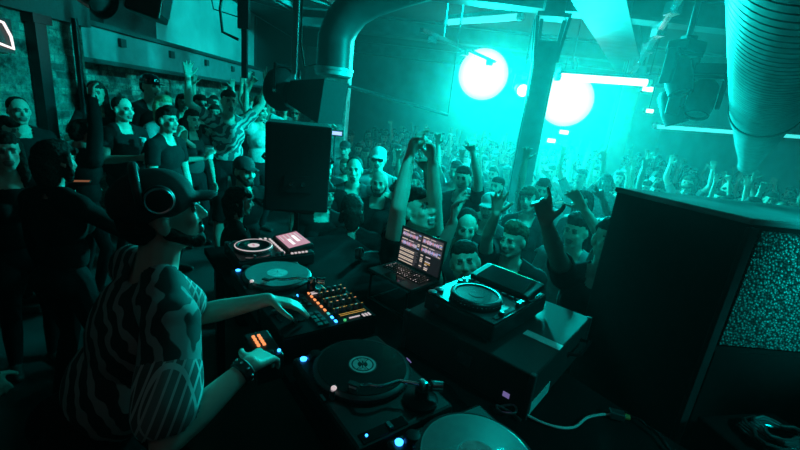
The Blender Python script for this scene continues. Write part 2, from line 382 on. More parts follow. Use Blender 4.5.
# tubes and light bars
def tube_light(a, b_, r, lit, label, name='tube_light', drop=True):
    a, b_ = V(a), V(b_); t = empty(name, (a + b_) / 2, 0, label, 'light')
    a2, b2 = a - t.location, b_ - t.location; d = (b2 - a2).normalized()
    m = MB(); m.tube([a2, b2], r, lit, 12); m.build('tube', t)
    m = MB(); m.bar(a2 + V((0, 0, r * 1.5)), b2 + V((0, 0, r * 1.5)), r * 2.6, r * 1.2, STEEL); m.build('batten', t)
    for e, s in ((a2, 1), (b2, -1)):
        m = MB(); m.cyl(e - d * s * .02, e + d * s * .05, r * 1.15, WHITE, seg=12); m.build('end_cap', t)
        if drop: m = MB(); m.cyl(e + d * s * .2 + V((0, 0, r)), V((e.x, e.y, ZC - t.location.z)) + d * s * .2, .008, STEEL, seg=6); m.build('wire', t)
    return t
tube_light((2.2, 6.8, 3.19), (3.7, 6.9, 3.26), .055, G_TUBE, 'bright white tube light just right of the steel column')
tube_light((5.4, 9.4, 2.68), (7.4, 9.5, 2.76), .045, G_TUBEDIM, 'long pale tube light left of the nozzle of the ribbed duct')
tube_light((7.9, 9.9, 2.78), (9.3, 10.0, 2.84), .045, G_TUBEDIM, 'pale tube light in the haze behind the ribbed duct')
tube_light((.42, 7.9, 4.0), (1.5, 6.9, 4.0), .05, G_TUBEDIM, 'tube light fixed to the ceiling above the round lamps', drop=False)
t = empty('lamp_rail', (1.84, 9.0, 3.6), 0, 'slanting rail with clips in front of the bright round lamp', 'rail')
a, b_ = V((-1.85, -2.4, 0)), V((1.9, 3.6, 0))
b = MB(); b.bar(a, b_, .06, .06, SILV); b.build('rail', t)
for k in range(6):
    c = a.lerp(b_, .05 + .17 * k)
    b = MB(); b.box(c + V((0, 0, -.05)), (.14, .1, .12), SILV); b.build('clip', t)
for k in (.1, .9):
    c = a.lerp(b_, k); b = MB(); b.cyl(c, c + V((0, 0, ZC - 3.6)), .01, STEEL, seg=6); b.build('hanger_rod', t)
b = MB(); b.bar((2.6, 4.6, 3.95), (4.4, 9.0, 3.55), .07, .07, SILV)
for k in range(5):
    c = V((2.6, 4.6, 3.95)).lerp(V((4.4, 9.0, 3.55)), .15 + .18 * k); b.box(c, (.12, .16, .14), SILV)
tag(b.build('conduit_pipe'), 'silver conduit with couplings slanting under the broad ceiling beam', 'pipe')
b = MB(); b.cyl((-1.2, 6.9, 2.71), (.6, 7.1, 2.42), .025, STEEL); b.cyl((.6, 7.1, 2.42), (.6, 7.1, ZC), .012, STEEL, seg=8)
tag(b.build('handrail_pipe'), 'thin slanting pipe between the plaster pillar and the lamps', 'pipe')

# the blinding lamps, their round glare built as large emissive domes
def glare_dome_mat():
    """lamp glare painted into the emission: white centre fading to cyan at the rim"""
    m = bpy.data.materials.new('lamp_glare_gradient'); m.use_nodes = True; nt = m.node_tree; b = nt.nodes['Principled BSDF']
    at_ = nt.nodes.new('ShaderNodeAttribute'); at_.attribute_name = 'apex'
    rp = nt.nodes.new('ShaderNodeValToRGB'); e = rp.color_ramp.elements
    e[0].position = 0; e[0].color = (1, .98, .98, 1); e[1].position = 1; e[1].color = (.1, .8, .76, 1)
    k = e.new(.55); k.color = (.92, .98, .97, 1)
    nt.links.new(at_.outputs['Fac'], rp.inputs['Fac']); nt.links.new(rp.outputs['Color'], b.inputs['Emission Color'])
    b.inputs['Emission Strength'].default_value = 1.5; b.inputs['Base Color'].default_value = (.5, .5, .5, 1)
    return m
GLARE_DOME = glare_dome_mat()
def round_lamp(loc, r, label, power, col):
    t = empty('round_lamp', loc, 0, label, 'lamp', 'big round lamps in the haze')
    d = (V((0, 0, CAMH - .5)) - V(loc)).normalized(); d.z *= .5; d.normalize()
    b = MB(); b.lathe((0, 0, 0), d, [(r * math.cos(q), r * .8 * math.sin(q)) for q in [math.pi / 2 * i / 12 for i in range(12)]] + [(0, r * .8)], GLARE_DOME, 40); o = b.build('glare_dome', t)
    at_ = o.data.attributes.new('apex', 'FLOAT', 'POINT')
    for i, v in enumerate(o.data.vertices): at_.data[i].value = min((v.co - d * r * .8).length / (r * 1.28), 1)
    b = MB(); b.lathe((0, 0, 0), -d, [(r, -.02), (r * 1.03, 0), (r * .95, r * .3), (r * .5, r * .5), (0, r * .5)], DSTEEL, 40); b.build('housing', t)
    b = MB(); b.cyl(-d * r * .3, V((-d.x * r * .3, -d.y * r * .3, ZC - loc[2])), .03, DSTEEL, seg=10); b.build('stem', t)
    l = bpy.data.lights.new('round_lamp_light', 'SPOT'); l.spot_size = math.radians(118); l.spot_blend = 1; l.energy = power; l.color = col; l.shadow_soft_size = .25
    o = bpy.data.objects.new('round_lamp_light', l); COL.objects.link(o); o.location = V(loc) + d * (r * .8 + .1); o.rotation_euler = (V((o.location.x * .6 + 1.4, o.location.y - 4.5, .6)) - o.location).to_track_quat('-Z', 'Y').to_euler()
    return t
CY = (0, 1, .93)
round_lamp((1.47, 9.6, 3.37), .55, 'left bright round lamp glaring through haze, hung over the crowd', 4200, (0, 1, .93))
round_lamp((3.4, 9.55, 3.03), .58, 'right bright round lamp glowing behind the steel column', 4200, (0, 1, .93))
can_lamp((2.05, 8.3, 3.05), math.radians(180), math.radians(-10), 'small bright spotlight left of the steel column', 1.3, G_LAMP)

# small distant light panels
for x, y, z, w, lab in ((3.62, 9.9, 2.33, .22, 'small white light panel below the right round lamp, upper of the two'), (3.4, 10, 2.1, .2, 'small white light panel below the right round lamp, lower of the two'),
                        (5.0, 9.95, 2.95, .26, 'small white light panel beside the farther steel column'), (6.2, 11.2, 3.1, .2, 'tiny white light panel high above the long tube light'), (4.6, 8.6, 3.35, .22, 'small white light under the slanting conduit')):
    t = empty('light_panel', (x, y, z), .2, lab, 'light', 'small light panels at the back')
    b = MB(); b.box((0, -.03, 0), (w, .02, .09), G_TUBE); b.build('diffuser', t)
    b = MB(); b.box((0, .02, 0), (w + .04, .08, .12), DSTEEL); b.build('frame', t)
    b = MB(); b.cyl((0, .02, .05), (0, .02, ZC - z), .012, DSTEEL, seg=6); b.build('stem', t)

t = empty('lilac_light', (-1.12, 6.1, 1.98), .1, 'small lilac strip light just right of the monitor speaker', 'light')
b = MB(); b.box((0, -.03, 0), (.2, .02, .05), glow('lilac_strip_light', (.35, .45, 1), 1.5)); b.build('diffuser', t)
b = MB(); b.box((0, .01, 0), (.24, .06, .09), DSTEEL); b.cyl((0, .01, -1.98), (0, .01, 0), .015, DSTEEL, seg=8); b.build('stand', t)
# left wall: dark posts and lit sign
b = MB(); b.box((-3.58, 3.98, 1.7), (.1, .12, 2.3), BLKM); b.box((-3.6, 4.0, 2.86), (.16, .2, .08), BLKM); tag(b.build('black_post'), 'black upright post against the brick pier at the left edge', 'post')
b = MB(); b.cyl((-3.56, 4.42, PZ), (-3.56, 4.42, 2.95), .03, BLKM); tag(b.build('drain_pipe'), 'thin dark pipe running down the corner of the brick pier', 'pipe')
t = empty('neon_sign', (-3.58, 3.66, 2.66), 0, 'small lit tube sign on the brick pier at the left edge', 'sign')
b = MB(); b.tube([(.03, -.12, .12), (.03, -.02, .1), (.03, .03, .0), (.03, .04, -.1), (.03, -.1, -.07)], .011, G_NEON, 8); b.build('tube', t)
b = MB(); b.box((0, -.04, 0), (.02, .22, .28), BLK); b.build('backing', t)
# ------------------------------------------------------------------ the booth
t = empty('dj_table', T(-.35, .2, PZ), RZ, 'long black draped table carrying the turntables and mixer', 'table')
b = MB(); b.box((-.04, .11, TZ - PZ - .02), (2.43, 1.0, .04), WOOD, bevel=.005); b.build('table_top', t)
b = MB(); b.box((-.04, .59, (TZ - PZ - .04) / 2), (2.38, .02, TZ - PZ - .05), CLOTH); b.build('front_drape', t)
for sx in (-1.18, 1.05):
    for sy in (-.32, .53):
        b = MB(); b.box((sx, sy, (TZ - PZ - .04) / 2), (.05, .05, TZ - PZ - .04), BLKM); b.build('leg', t)

def turntable(u, v, rz, label, z=TZ, arm_to=(.11, -.075), blue=True):
    """origin: platter centre on the table"""
    t = empty('turntable', T(u, v, z), RZ + rz, label, 'turntable', 'turntables on the draped table')
    cx = .055
    b = MB(); b.box((cx, -.005, .055), (.453, .353, .075), BLK, bevel=.012); b.build('plinth', t)
    for sx in (-.19, .19):
        for sy in (-.14, .14):
            b = MB(); b.cyl((cx + sx, sy, 0), (cx + sx, sy, .022), .028, BLK, seg=20); b.build('foot', t)
    b = MB(); b.lathe((0, 0, .09), (0, 0, 1), [(0, 0), (.155, 0), (.166, .006), (.166, .018), (.158, .024), (0, .024)], DGREY, 64)
    for k in range(72):
        a = 2 * math.pi * k / 72; b.box((.1665 * math.cos(a), .1665 * math.sin(a), .101), (.004, .004, .005), SILV)
    b.build('platter', t)
    # tonearm
    px, py = .215, .085
    b = MB(); b.lathe((px, py, .09), (0, 0, 1), [(0, 0), (.055, 0), (.055, .014), (.045, .018), (.03, .02), (.022, .024), (.022, .05), (0, .05)], BLKM, 36); b.build('tonearm_base', t)
    ta = MB(); hx, hy = arm_to; zt = .152
    d = V((hx - px, hy - py, 0)); n = V((-d.y, d.x, 0)).normalized()
    pts = [V((px, py, zt)) + d * k + n * (-.018 * math.sin(k * 2 * math.pi) * (1 if k > .3 else .5)) for k in [i / 14 for i in range(15)]]
    pts[-1].z = .138; pts[-2].z = .143
    ta.tube(pts, .0055, SILV, 10); ta.box((px, py, zt), (.03, .024, .03), SILV, bevel=.003)
    arm = ta.build('tonearm', t)
    b = MB(); e = V((px, py, zt)) - d.normalized() * .03; b.cyl(V((px, py, zt)), e, .006, SILV, seg=10); b.cyl(e, e - d.normalized() * .032, .017, SILV, seg=24); b.cyl(e, e + d.normalized() * .006, .0175, BLK, seg=24); b.build('counterweight', arm)
    hd = (pts[-1] - pts[-3]).normalized(); hd.z = 0
    b = MB(); b.bar(V((hx, hy, .134)), V((hx, hy, .132)) + hd * .045, .018, .006, BLK); b.bar(V((hx, hy, .127)) + hd * .012, V((hx, hy, .125)) + hd * .04, .014, .012, WHITE); b.build('headshell', arm)
    b = MB(); b.box((.255, -.08, .0935), (.035, .15, .003), BLKG); b.box((.255, -.06, .098), (.024, .012, .008), GREY); b.build('pitch_slider', t)
    b = MB(); b.cyl((.252, -.135, .094), (.252, -.135, .098), .004, G_BLUE if blue else G_TEAL, seg=12); b.build('pitch_lamp', t)
    b = MB(); b.lathe((-.145, -.15, .0925), (0, 0, 1), [(.011, 0), (.012, .005), (.008, .006), (.0075, .003), (0, .003)], G_BLUE if blue else GREY, 24); b.build('start_button', t)
    b = MB(); b.lathe((-.135, -.112, .092), (0, 0, 1), [(.026, 0), (.026, .012), (.02, .022), (0, .024)], BLKM, 24)
    b.box((-.118, -.096, .106), (.01, .03, .014), G_BLUE, Matrix.Rotation(math.radians(45), 3, 'Z')); b.build('strobe_lamp', t)
    b = MB(); b.cyl((.075, -.152, .092), (.075, -.152, .125), .009, GREY, seg=16); b.ell((.073, -.146, .128), (.009, .009, .007), G_SOFT); b.build('stylus_lamp', t)
    b = MB(); b.box((.06, -.174, .0945), (.03, .008, .003), GREY); b.build('speed_buttons', t)
    return t
def record(u, v, rz, label, lab_mat, logo=False, vinyl=None, z=TZ + .1145):
    t = empty('vinyl_record', T(u, v, z), RZ + rz, label, 'record')
    prof = [(0, 0), (.1505, 0), (.151, .001), (.1505, .002)]
    r = .148
    while r > .054: prof += [(r, .0022), (r - .0022, .0017)]; r -= .0042
    prof += [(.05, .0022), (0, .0022)]
    b = MB(); b.lathe((0, 0, 0), (0, 0, 1), prof, vinyl or VINYL, 72); b.build('disc', t)
    b = MB(); b.lathe((0, 0, .0023), (0, 0, 1), [(0, 0), (.05, 0), (.05, .0005), (.004, .0006), (0, .0006)], lab_mat, 48)
    if logo:
        z = .0034
        def arc(r0, r1, a0, a1, n=24, ox=0, oy=0):
            for k in range(n):
                a, c = a0 + (a1 - a0) * k / n, a0 + (a1 - a0) * (k + 1) / n
                b.quad([(ox + r0 * math.cos(a), oy + r0 * math.sin(a), z), (ox + r1 * math.cos(a), oy + r1 * math.sin(a), z), (ox + r1 * math.cos(c), oy + r1 * math.sin(c), z), (ox + r0 * math.cos(c), oy + r0 * math.sin(c), z)], LOGO)
        arc(.038, .0455, 0, 2 * math.pi, 48)
        q = math.radians
        A0 = RZ + rz   # mark stands upright as in the photograph
        for base in (0, 180):
            s = q(base) - A0 + q(8)
            arc(.017, .0335, s - q(52), s + q(52), 16)
            for e in (-1, 1):
                b.quad([((rr * math.cos(s + q(aa))), (rr * math.sin(s + q(aa))), z) for rr, aa in ((.033, e * 58), (.033, e * 78), (.012, e * 84), (.005, e * 60))], LOGO)
        for base in (90, 270):
            s = q(base) - A0 + q(8)
            arc(.02, .033, s - q(22), s + q(22), 8)
    b.build('label', t)
    b = MB(); b.cyl((0, 0, 0), (0, 0, .012), .0035, SILV, seg=12); b.build('spindle', t)
    return t
VINYL = mat('black_vinyl', (.012, .012, .013), .22, coat=.4, var=.05)
VINYL_SHEEN = mat('vinyl_painted_sheen', (.3, .31, .31), .3, coat=.3, var=.1)  # base colour lightened to stand in for lamp reflections on the vinyl
LOGO = mat('pale_print', (.75, .8, .8), .5)
LAB = mat('grey_label', (.7, .7, .7), .6, scale=40, var=.3)
turntable(0, 0, 0, 'black turntable nearest the performer, holding the record with the ring logo')
record(0, 0, math.radians(20), 'black record with a pale ring logo on its label', mat('black_label', (.02, .02, .02), .5), True)
turntable(-.83, 0, 0, 'black turntable on the far side of the mixer, with a spinning record')
record(-.83, 0, 0, 'record with pale label beyond the mixer, coloured grey for reflected light', LAB, vinyl=VINYL_SHEEN)
turntable(.47, .07, math.radians(-4), 'black turntable at the bottom edge of the picture, cut off by the frame', z=TZ)
record(.47, .07, 0, 'record with a pale label at the bottom edge, coloured grey for reflected light', LAB, vinyl=VINYL_SHEEN)

def keys(t, name, rows, m):
    for p, s, mm in rows:
        b = MB(); b.box(p, s, mm or m, bevel=min(s) * .2); b.build(name, t)

# media players
def media_player(u, v, z, rz, lit, label):
    t = empty('media_player', T(u, v, z), RZ + rz, label, 'media player', 'flat media players on the booth')
    b = MB(); b.box((0, .02, .045), (.329, .44, .07), BLK, bevel=.008); b.box((0, .02, .083), (.322, .432, .008), BLKM if not lit else BLK, bevel=.003); b.build('body', t)
    for sx in (-.13, .13):
        for sy in (-.17, .2):
            b = MB(); b.cyl((sx, sy, 0), (sx, sy, .012), .018, BLK, seg=16); b.build('foot', t)
    # jog
    b = MB(); b.lathe((0, -.075, .087), (0, 0, 1), [(0, 0), (.103, 0), (.106, .006), (.106, .018), (.1, .024), (.088, .026), (.085, .02), (0, .02)], DGREY, 64)
    for k in range(40):
        a = 2 * math.pi * k / 40; b.ell((.1055 * math.cos(a), -.075 + .1055 * math.sin(a), .098), (.004, .004, .004), SILV, seg=8)
    jog = b.build('jog_wheel', t)
    b = MB(); b.lathe((0, -.075, .107), (0, 0, 1), [(0, .001), (.083, .001), (.084, .0)], BLKG, 64); b.build('jog_plate', jog)
    b = MB(); b.lathe((0, -.075, .1085), (0, 0, 1), [(0, 0), (.032, 0), (.033, .001), (0, .0012)], BLKG if not lit else G_SOFT, 40)
    if lit: b.box((0, -.075, .1105), (.03, .012, .001), G_PINK)
    b.build('jog_display', jog)
    b = MB(); b.lathe((0, -.075, .108), (0, 0, 1), [(.104, 0), (.106, .002), (.1015, .0055), (.1, .004)], G_SOFT if lit else SILV, 64); b.build('jog_ring', jog)
    # screen block
    R = Matrix.Rotation(math.radians(9), 3, 'X')
    b = MB(); b.box((0, .165, .105), (.29, .15, .03), BLK, R, .006); b.build('screen_block', t)
    scr = MB(); c = V((0, .165, .105)) + R @ V((0, 0, .0158))
    def sq(x0, y0, x1, y1, h, m): scr.quad([c + R @ V(p) for p in ((x0, y0, h), (x1, y0, h), (x1, y1, h), (x0, y1, h))], m)
    sq(-.115, -.068, .115, .068, 0, G_PINK if lit else BLKG)
    if lit:
        r2 = random.Random(3)
        for k in range(5):
            sq(-.1, -.055 + k * .024, -.1 + r2.uniform(.06, .18), -.047 + k * .024, .0006, G_SOFT)
        sq(-.02, -.03, .08, -.012, .001, G_WHITE); sq(-.06, .01, .05, .03, .001, G_WHITE)
    scr.build('screen', t)
    bt = GREY if not lit else G_SOFT
    rows = []
    for k in range(8): rows.append(((-.12 + k * .034, .062, .091), (.022, .011, .008), None))
    keys(t, 'cue_button', rows, G_SOFT if lit else GREY)
    rows = [((-.142, .04 + .03 * k - .03, .091), (.02, .014, .008), None) for k in range(2)] + [((-.152, .12 + .022 * k, .091), (.012, .014, .008), None) for k in range(4)] + [((.152, .1 + .022 * k, .091), (.012, .014, .008), None) for k in range(5)]
    keys(t, 'side_button', rows, G_SOFT if lit else SILV)
    for y, m in ((-.14, G_GREEN if lit else GREY), (-.185, G_ORANGE if lit else GREY)):
        b = MB(); b.lathe((-.138, y, .087), (0, 0, 1), [(.018, 0), (.018, .006), (.013, .008), (0, .008)], GREY, 24); b.build('play_button', t)
    b = MB(); b.box((.138, -.09, .0885), (.02, .14, .003), BLKG); b.box((.138, -.11, .095), (.022, .014, .014), GREY, bevel=.002); b.build('tempo_slider', t)
    for y in (.02, .045):
        b = MB(); b.lathe((.14, y, .087), (0, 0, 1), [(.011, 0), (.01, .016), (0, .017)], GREY, 20); b.build('knob', t)
    b = MB(); b.box((-.1, -.1985, .05), (.03, .004, .014), SILV); b.build('media_slot', t)
    return t
media_player(-1.27, .09, TZ, 0, True, 'media player with a lit pink screen at far end of the table')
# riser case under the near player
CR = RZ + math.radians(13)
t = empty('flight_case', T(.034, .669, TZ), CR, 'low black flight case with a pale tape strip, under the dark media player', 'case')
b = MB(); b.box((0, 0, .085), (.56, .62, .17), CASEM, bevel=.006); b.build('body', t)
for sx in (-1, 1):
    for sy in (-1, 1): b = MB(); b.box((sx * .274, sy * .304, .085), (.022, .022, .176), DGREY, bevel=.004); b.build('corner_trim', t)
b = MB(); b.box((.205, -.06, .1708), (.145, .045, .0015), TAPE); b.build('tape_strip', t)
b = MB(); b.box((.281, -.21, .03), (.004, .19, .045), TAPE); b.build('edge_tape', t)
b = MB(); b.box((.2, -.312, .05), (.024, .003, .018), G_LILAC); b.build('sticker', t)
b = MB(); b.box((.02, -.313, .1), (.06, .006, .05), GREY); b.build('latch', t)
b = MB(); b.tube([(.282, .05, .1), (.32, .06, .11), (.32, .2, .11), (.282, .21, .1)], .008, BLKM, 8); b.build('handle', t)
media_player(-.01, .594, TZ + .172, math.radians(10), False, 'dark media player with its screen off, on a case right of the laptop')
b = MB(); b.box((0, 0, 0), (.022, .003, .016), G_LILAC); o = tag(b.build('lilac_tag'), 'small lilac tag lying on the dark table below the laptop', 'tag'); o.location = T(-.06, .26, TZ + .012); o.rotation_euler = (.6, 0, RZ)

# mixer with performance pads
t = empty('dj_mixer', T(-.44, .035, TZ), RZ, 'black mixer with rows of small lit buttons and amber meters between two turntables', 'mixer')
b = MB(); b.box((0, 0, .055), (.32, .41, .09), BLK, bevel=.006); b.box((0, .0, .1015), (.315, .404, .004), BLKM); b.build('body', t)
for sx in (-.13, .13):
    for sy in (-.17, .17): b = MB(); b.cyl((sx, sy, 0), (sx, sy, .012), .015, BLK, seg=14); b.build('foot', t)
zt = .1035
for i, x in enumerate((-.135, -.095, -.035, .005, .065)):
    for j, y in enumerate((.18, .15, .12, .09, .06)):
        b = MB(); b.lathe((x, y, zt), (0, 0, 1), [(.011, 0), (.0095, .018), (.008, .02), (0, .02)], DGREY, 18); b.box((x, y + .004, zt + .0205), (.0025, .008, .0012), (G_AMBER, G_SOFT, G_TEAL, G_ORANGE, DGREY, G_AMBER)[(i * 3 + j * 2) % 6]); b.build('knob', t)
for x in (-.065, .035, .09, .102):
    b = MB(); b.box((x, .12, zt + .001), (.005, .13, .002), BLKG)
    for k in range(12): b.box((x, .063 + k * .0105, zt + .0025), (.0035, .006 if x < .08 else .0095, .001), G_AMBER)
    b.build('level_meter', t)
for k in range(9):
    m_ = G_ORANGE if k < 6 else (G_BLUE if k > 6 else G_TEAL)
    b = MB(); b.box((-.14 + k * .034, .022, zt + .003), (.016, .01, .006), m_, bevel=.0015); b.build('lit_button', t)
for k in range(2): b = MB(); b.box((-.14 + k * .012, .045, zt + .003), (.008, .03, .006), G_SOFT, bevel=.0015); b.build('lit_button', t)
for sx in (-1, 1):
    for k in range(4):
        for j in range(2): b = MB(); b.box((sx * (.04 + k * .03), -.02 - j * .028, zt + .004), (.022, .02, .008), DGREY, bevel=.002); b.build('pad', t)
    b = MB(); b.box((sx * .07, -.11, zt + .001), (.012, .07, .002), BLKG); b.box((sx * .07, -.125, zt + .008), (.022, .012, .016), GREY, bevel=.003); b.build('channel_fader', t)
b = MB(); b.box((0, -.175, zt + .001), (.1, .01, .002), BLKG); b.box((-.03, -.175, zt + .009), (.012, .024, .018), GREY, bevel=.003); b.build('crossfader', t)
b = MB(); b.box((.138, .165, zt + .002), (.03, .045, .003), BLKG)
for k in range(3): b.box((.138, .15 + k * .014, zt + .004), (.022, .009, .001), G_SOFT)
b.build('display', t)
b = MB(); b.box((.132, .11, zt + .002), (.006, .05, .003), G_SOFT); b.build('light_bar', t)
for x, y, m_ in ((.14, .06, G_GREEN), (-.145, .19, G_ORANGE), (-.14, -.03, G_BLUE)):
    b = MB(); b.cyl((x, y, zt), (x, y, zt + .006), .006, m_, seg=14); b.build('button', t)
# little controller with the orange pads and the blue ring
t = empty('pad_controller', T(-.265, -.235, TZ), RZ, 'small black controller with eight orange pads under the performer\'s hand', 'controller')
b = MB(); b.box((-.02, -.01, .05), (.18, .09, .1), BLK, bevel=.006); b.build('body', t)
for k in range(4):
    for j in range(2): b = MB(); b.box((-.075 + k * .02, -.028 + j * .02, .103), (.013, .011, .007), G_ORANGE, bevel=.002); b.build('pad', t)
b = MB(); b.lathe((.05, -.005, .1), (0, 0, 1), [(.01, 0), (.009, .014), (0, .015)], BLK, 20); b.build('knob', t)
b = MB(); b.cyl((.045, .025, .1), (.045, .025, .106), .006, G_BLUE, seg=14); b.build('button', t)

# laptop on stand
LR = RZ + math.radians(9)
LP = T(-.484, .522, TZ)
t = empty('laptop_stand', LP, LR, 'black tubular laptop stand behind the mixer', 'stand')
b = MB()
for s in (-1, 1): b.tube([(s * .13, .12, 0), (s * .13, -.1, 0), (s * .13, -.1, .135), (s * .13, .12, .145)], .008, BLKM, 8)
b.build('side_frame', t)
b = MB(); b.tube([(-.13, -.1, .012), (.13, -.1, .012)], .007, BLKM, 8); b.build('cross_bar', t); b = MB(); b.tube([(-.13, .12, .145), (.13, .12, .145)], .007, BLKM, 8); b.build('cross_bar', t)
t = empty('laptop', LP + V((0, 0, .153)), LR, 'open dark laptop showing music software with pink waveforms', 'laptop')
b = MB(); b.box((0, 0, .008), (.345, .235, .015), DGREY, bevel=.004); b.build('base', t)
kb = MB(); kb.box((0, .03, .0162), (.3, .11, .001), BLK)
r2 = random.Random(5)
for j in range(6):
    for k in range(14):
        kb.box((-.137 + k * .0211, -.018 + j * .0185, .0178), (.0175, .0145, .0025), BLK)
        kb.box((-.137 + k * .0211 + r2.uniform(-.003, .003), -.018 + j * .0185, .0192), (.005, .006, .0004), G_SOFT if r2.random() < .35 else GREY)
kb.build('keyboard', t)
b = MB(); b.box((0, -.075, .0162), (.12, .065, .001), BLKG); b.build('trackpad', t)
LT = math.radians(-5); R = Matrix.Rotation(LT, 3, 'X'); hinge = V((0, .112, .016))
def L3(x, y, z): return hinge + R @ V((x, z, y))
lid = MB(); lid.box(L3(0, .115, .004), (.345, .007, .23), DGREY, R, .002); lid = lid.build('lid', t)
s = MB()
def sq(x0, y0, x1, y1, lift, m): s.quad([L3(x0, y0, -lift), L3(x1, y0, -lift), L3(x1, y1, -lift), L3(x0, y1, -lift)], m)
UI_BG = glow('screen_grey', (.16, .14, .17), .35); UI_DK = glow('screen_dark', (.03, .03, .04), .3); UI_RED = glow('screen_red', (.9, .3, .35), .7); UI_BLUE = glow('screen_blue', (.3, .5, 1), .8)
UI_WARM = glow('screen_warm', (.95, .75, .6), .7); UI_LILAC = glow('screen_lilac', (.75, .55, .95), .75)
sq(-.162, .012, .162, .222, .0006, UI_DK)
for cx0, cx1 in ((-.158, -.004), (.004, .158)):
    for y0, y1 in ((.172, .216), (.118, .164)):
        sq(cx0, y0, cx1, y1, .001, UI_BG)
        n = 44
        for k in range(n):
            x = cx0 + .004 + (cx1 - cx0 - .03) * k / n; h = r2.uniform(.004, .013); c = (y0 + y1) / 2 - .006
            sq(x, c - h, x + .0024, c + h, .0014, r2.choice([UI_RED, UI_LILAC, UI_LILAC, UI_BLUE, G_PINK, G_SOFT]))
        sq(cx0 + .004, y1 - .009, cx0 + .05, y1 - .004, .0014, UI_WARM); sq(cx0 + .06, y1 - .009, cx0 + .1, y1 - .005, .0014, G_SOFT)
        for k in range(4): sq(cx1 - .022, y0 + .005 + k * .009, cx1 - .006, y0 + .01 + k * .009, .0014, r2.choice([UI_BG, UI_WARM, UI_BLUE]))
for k in range(11):
    y = .106 - k * .0085
    sq(-.158, y - .0052, -.04, y, .001, UI_WARM if k % 3 else UI_BG)
    sq(-.036, y - .0052, -.036 + r2.uniform(.01, .034), y, .001, UI_BG)
for k in range(9):
    y = .104 - k * .0095
    sq(.01, y - .006, .03, y, .001, r2.choice([UI_WARM, G_PINK, UI_BG])); sq(.05, y - .006, .05 + r2.uniform(.01, .05), y, .001, r2.choice([UI_WARM, G_AMBER, UI_BG, G_SOFT]))
s.build('display', lid)
b = MB(); b.cyl(hinge + V((-.12, 0, 0)), hinge + V((.12, 0, 0)), .006, BLK, seg=12); b.build('hinge', t)
t.scale = (.88, .88, .88)

# headphones lying on the table near the laptop
t = empty('table_headphones', T(-1.03, .70, TZ), RZ + .7, 'pair of black headphones lying on the table left of the laptop', 'headphones')
b = MB(); b.tube([(.09 * math.cos(a), .1 * math.sin(a), .02 + .012 * math.sin(a)) for a in [math.pi * k / 16 for k in range(17)]], .008, DGREY, 10); b.build('headband', t)
for sx in (-1, 1):
    b = MB(); b.lathe((sx * .09, -.02, .045), (-sx, 0, .15), [(0, -.02), (.036, -.018), (.042, 0), (.04, .014), (.02, .016), (0, .014)], GREY if sx < 0 else BLK, 28); c = b.build('ear_cup', t)
    b = MB(); b.lathe((sx * .09, -.02, .045), (-sx, 0, .15), [(.022, .014), (.03, .022), (.04, .02), (.042, .012)], BLK, 28); b.build('ear_pad', c)
# small lamp stalk left of the laptop
t = empty('gooseneck_lamp', T(-.90, .74, TZ), RZ, 'thin bent gooseneck lamp beside the laptop, unlit', 'lamp')
b = MB(); b.tube([(0, 0, 0), (0, 0, .1), (.02, 0, .17), (.06, 0, .2), (.13, .01, .22)], .005, SILV, 8); b.build('stalk', t)
b = MB(); b.cyl((.13, .01, .22), (.17, .012, .215), .013, GREY, seg=16); b.build('lamp_head', t)
b = MB(); b.cyl((0, 0, 0), (0, 0, .02), .03, BLKM, seg=20); b.build('base', t)

# monitor speaker on a tripod beyond the far end of the table
mp = V((-.80, 2.95, PZ))
t = empty('speaker_stand', mp, .1, 'black tripod stand under the monitor speaker', 'stand')
b = MB(); b.cyl((0, 0, .1), (0, 0, 1.08), .02, BLKM, seg=14); b.build('pole', t)
b = MB(); b.box((0, 0, 1.08), (.3, .3, .02), BLKM); b.build('top_plate', t)
for k in range(3):
    a = k * 2.094 + .3; b = MB(); b.tube([(0, 0, .45), (.24 * math.cos(a), .24 * math.sin(a), .015)], .012, BLKM, 8); b.build('leg', t)
b = MB(); b.lathe((0, 0, .4), (0, 0, 1), [(.03, 0), (.03, .09), (.022, .1)], BLK, 16); b.build('collar', t)
t = empty('monitor_speaker', mp + V((0, 0, 1.09)), math.radians(15), 'tall black monitor speaker seen from behind, between left crowd and booth', 'speaker')
b = MB(); b.box((0, 0, .305), (.44, .40, .61), MATTE, bevel=.012); b.build('cabinet', t)
b = MB(); b.box((0, .203, .305), (.40, .01, .56), DGREY); b.build('grille', t)
b = MB(); b.box((0, -.203, .2), (.18, .008, .12), MATTE); b.cyl((-.04, -.205, .2), (-.04, -.212, .2), .016, BLKG, seg=16); b.cyl((.04, -.205, .2), (.04, -.212, .2), .016, BLKG, seg=16); b.build('connector_plate', t)
for s in (-1, 1): b = MB(); b.tube([(s * .222, -.08, .34), (s * .245, -.08, .36), (s * .245, .08, .36), (s * .222, .08, .34)], .01, BLKM, 8); b.build('handle', t)

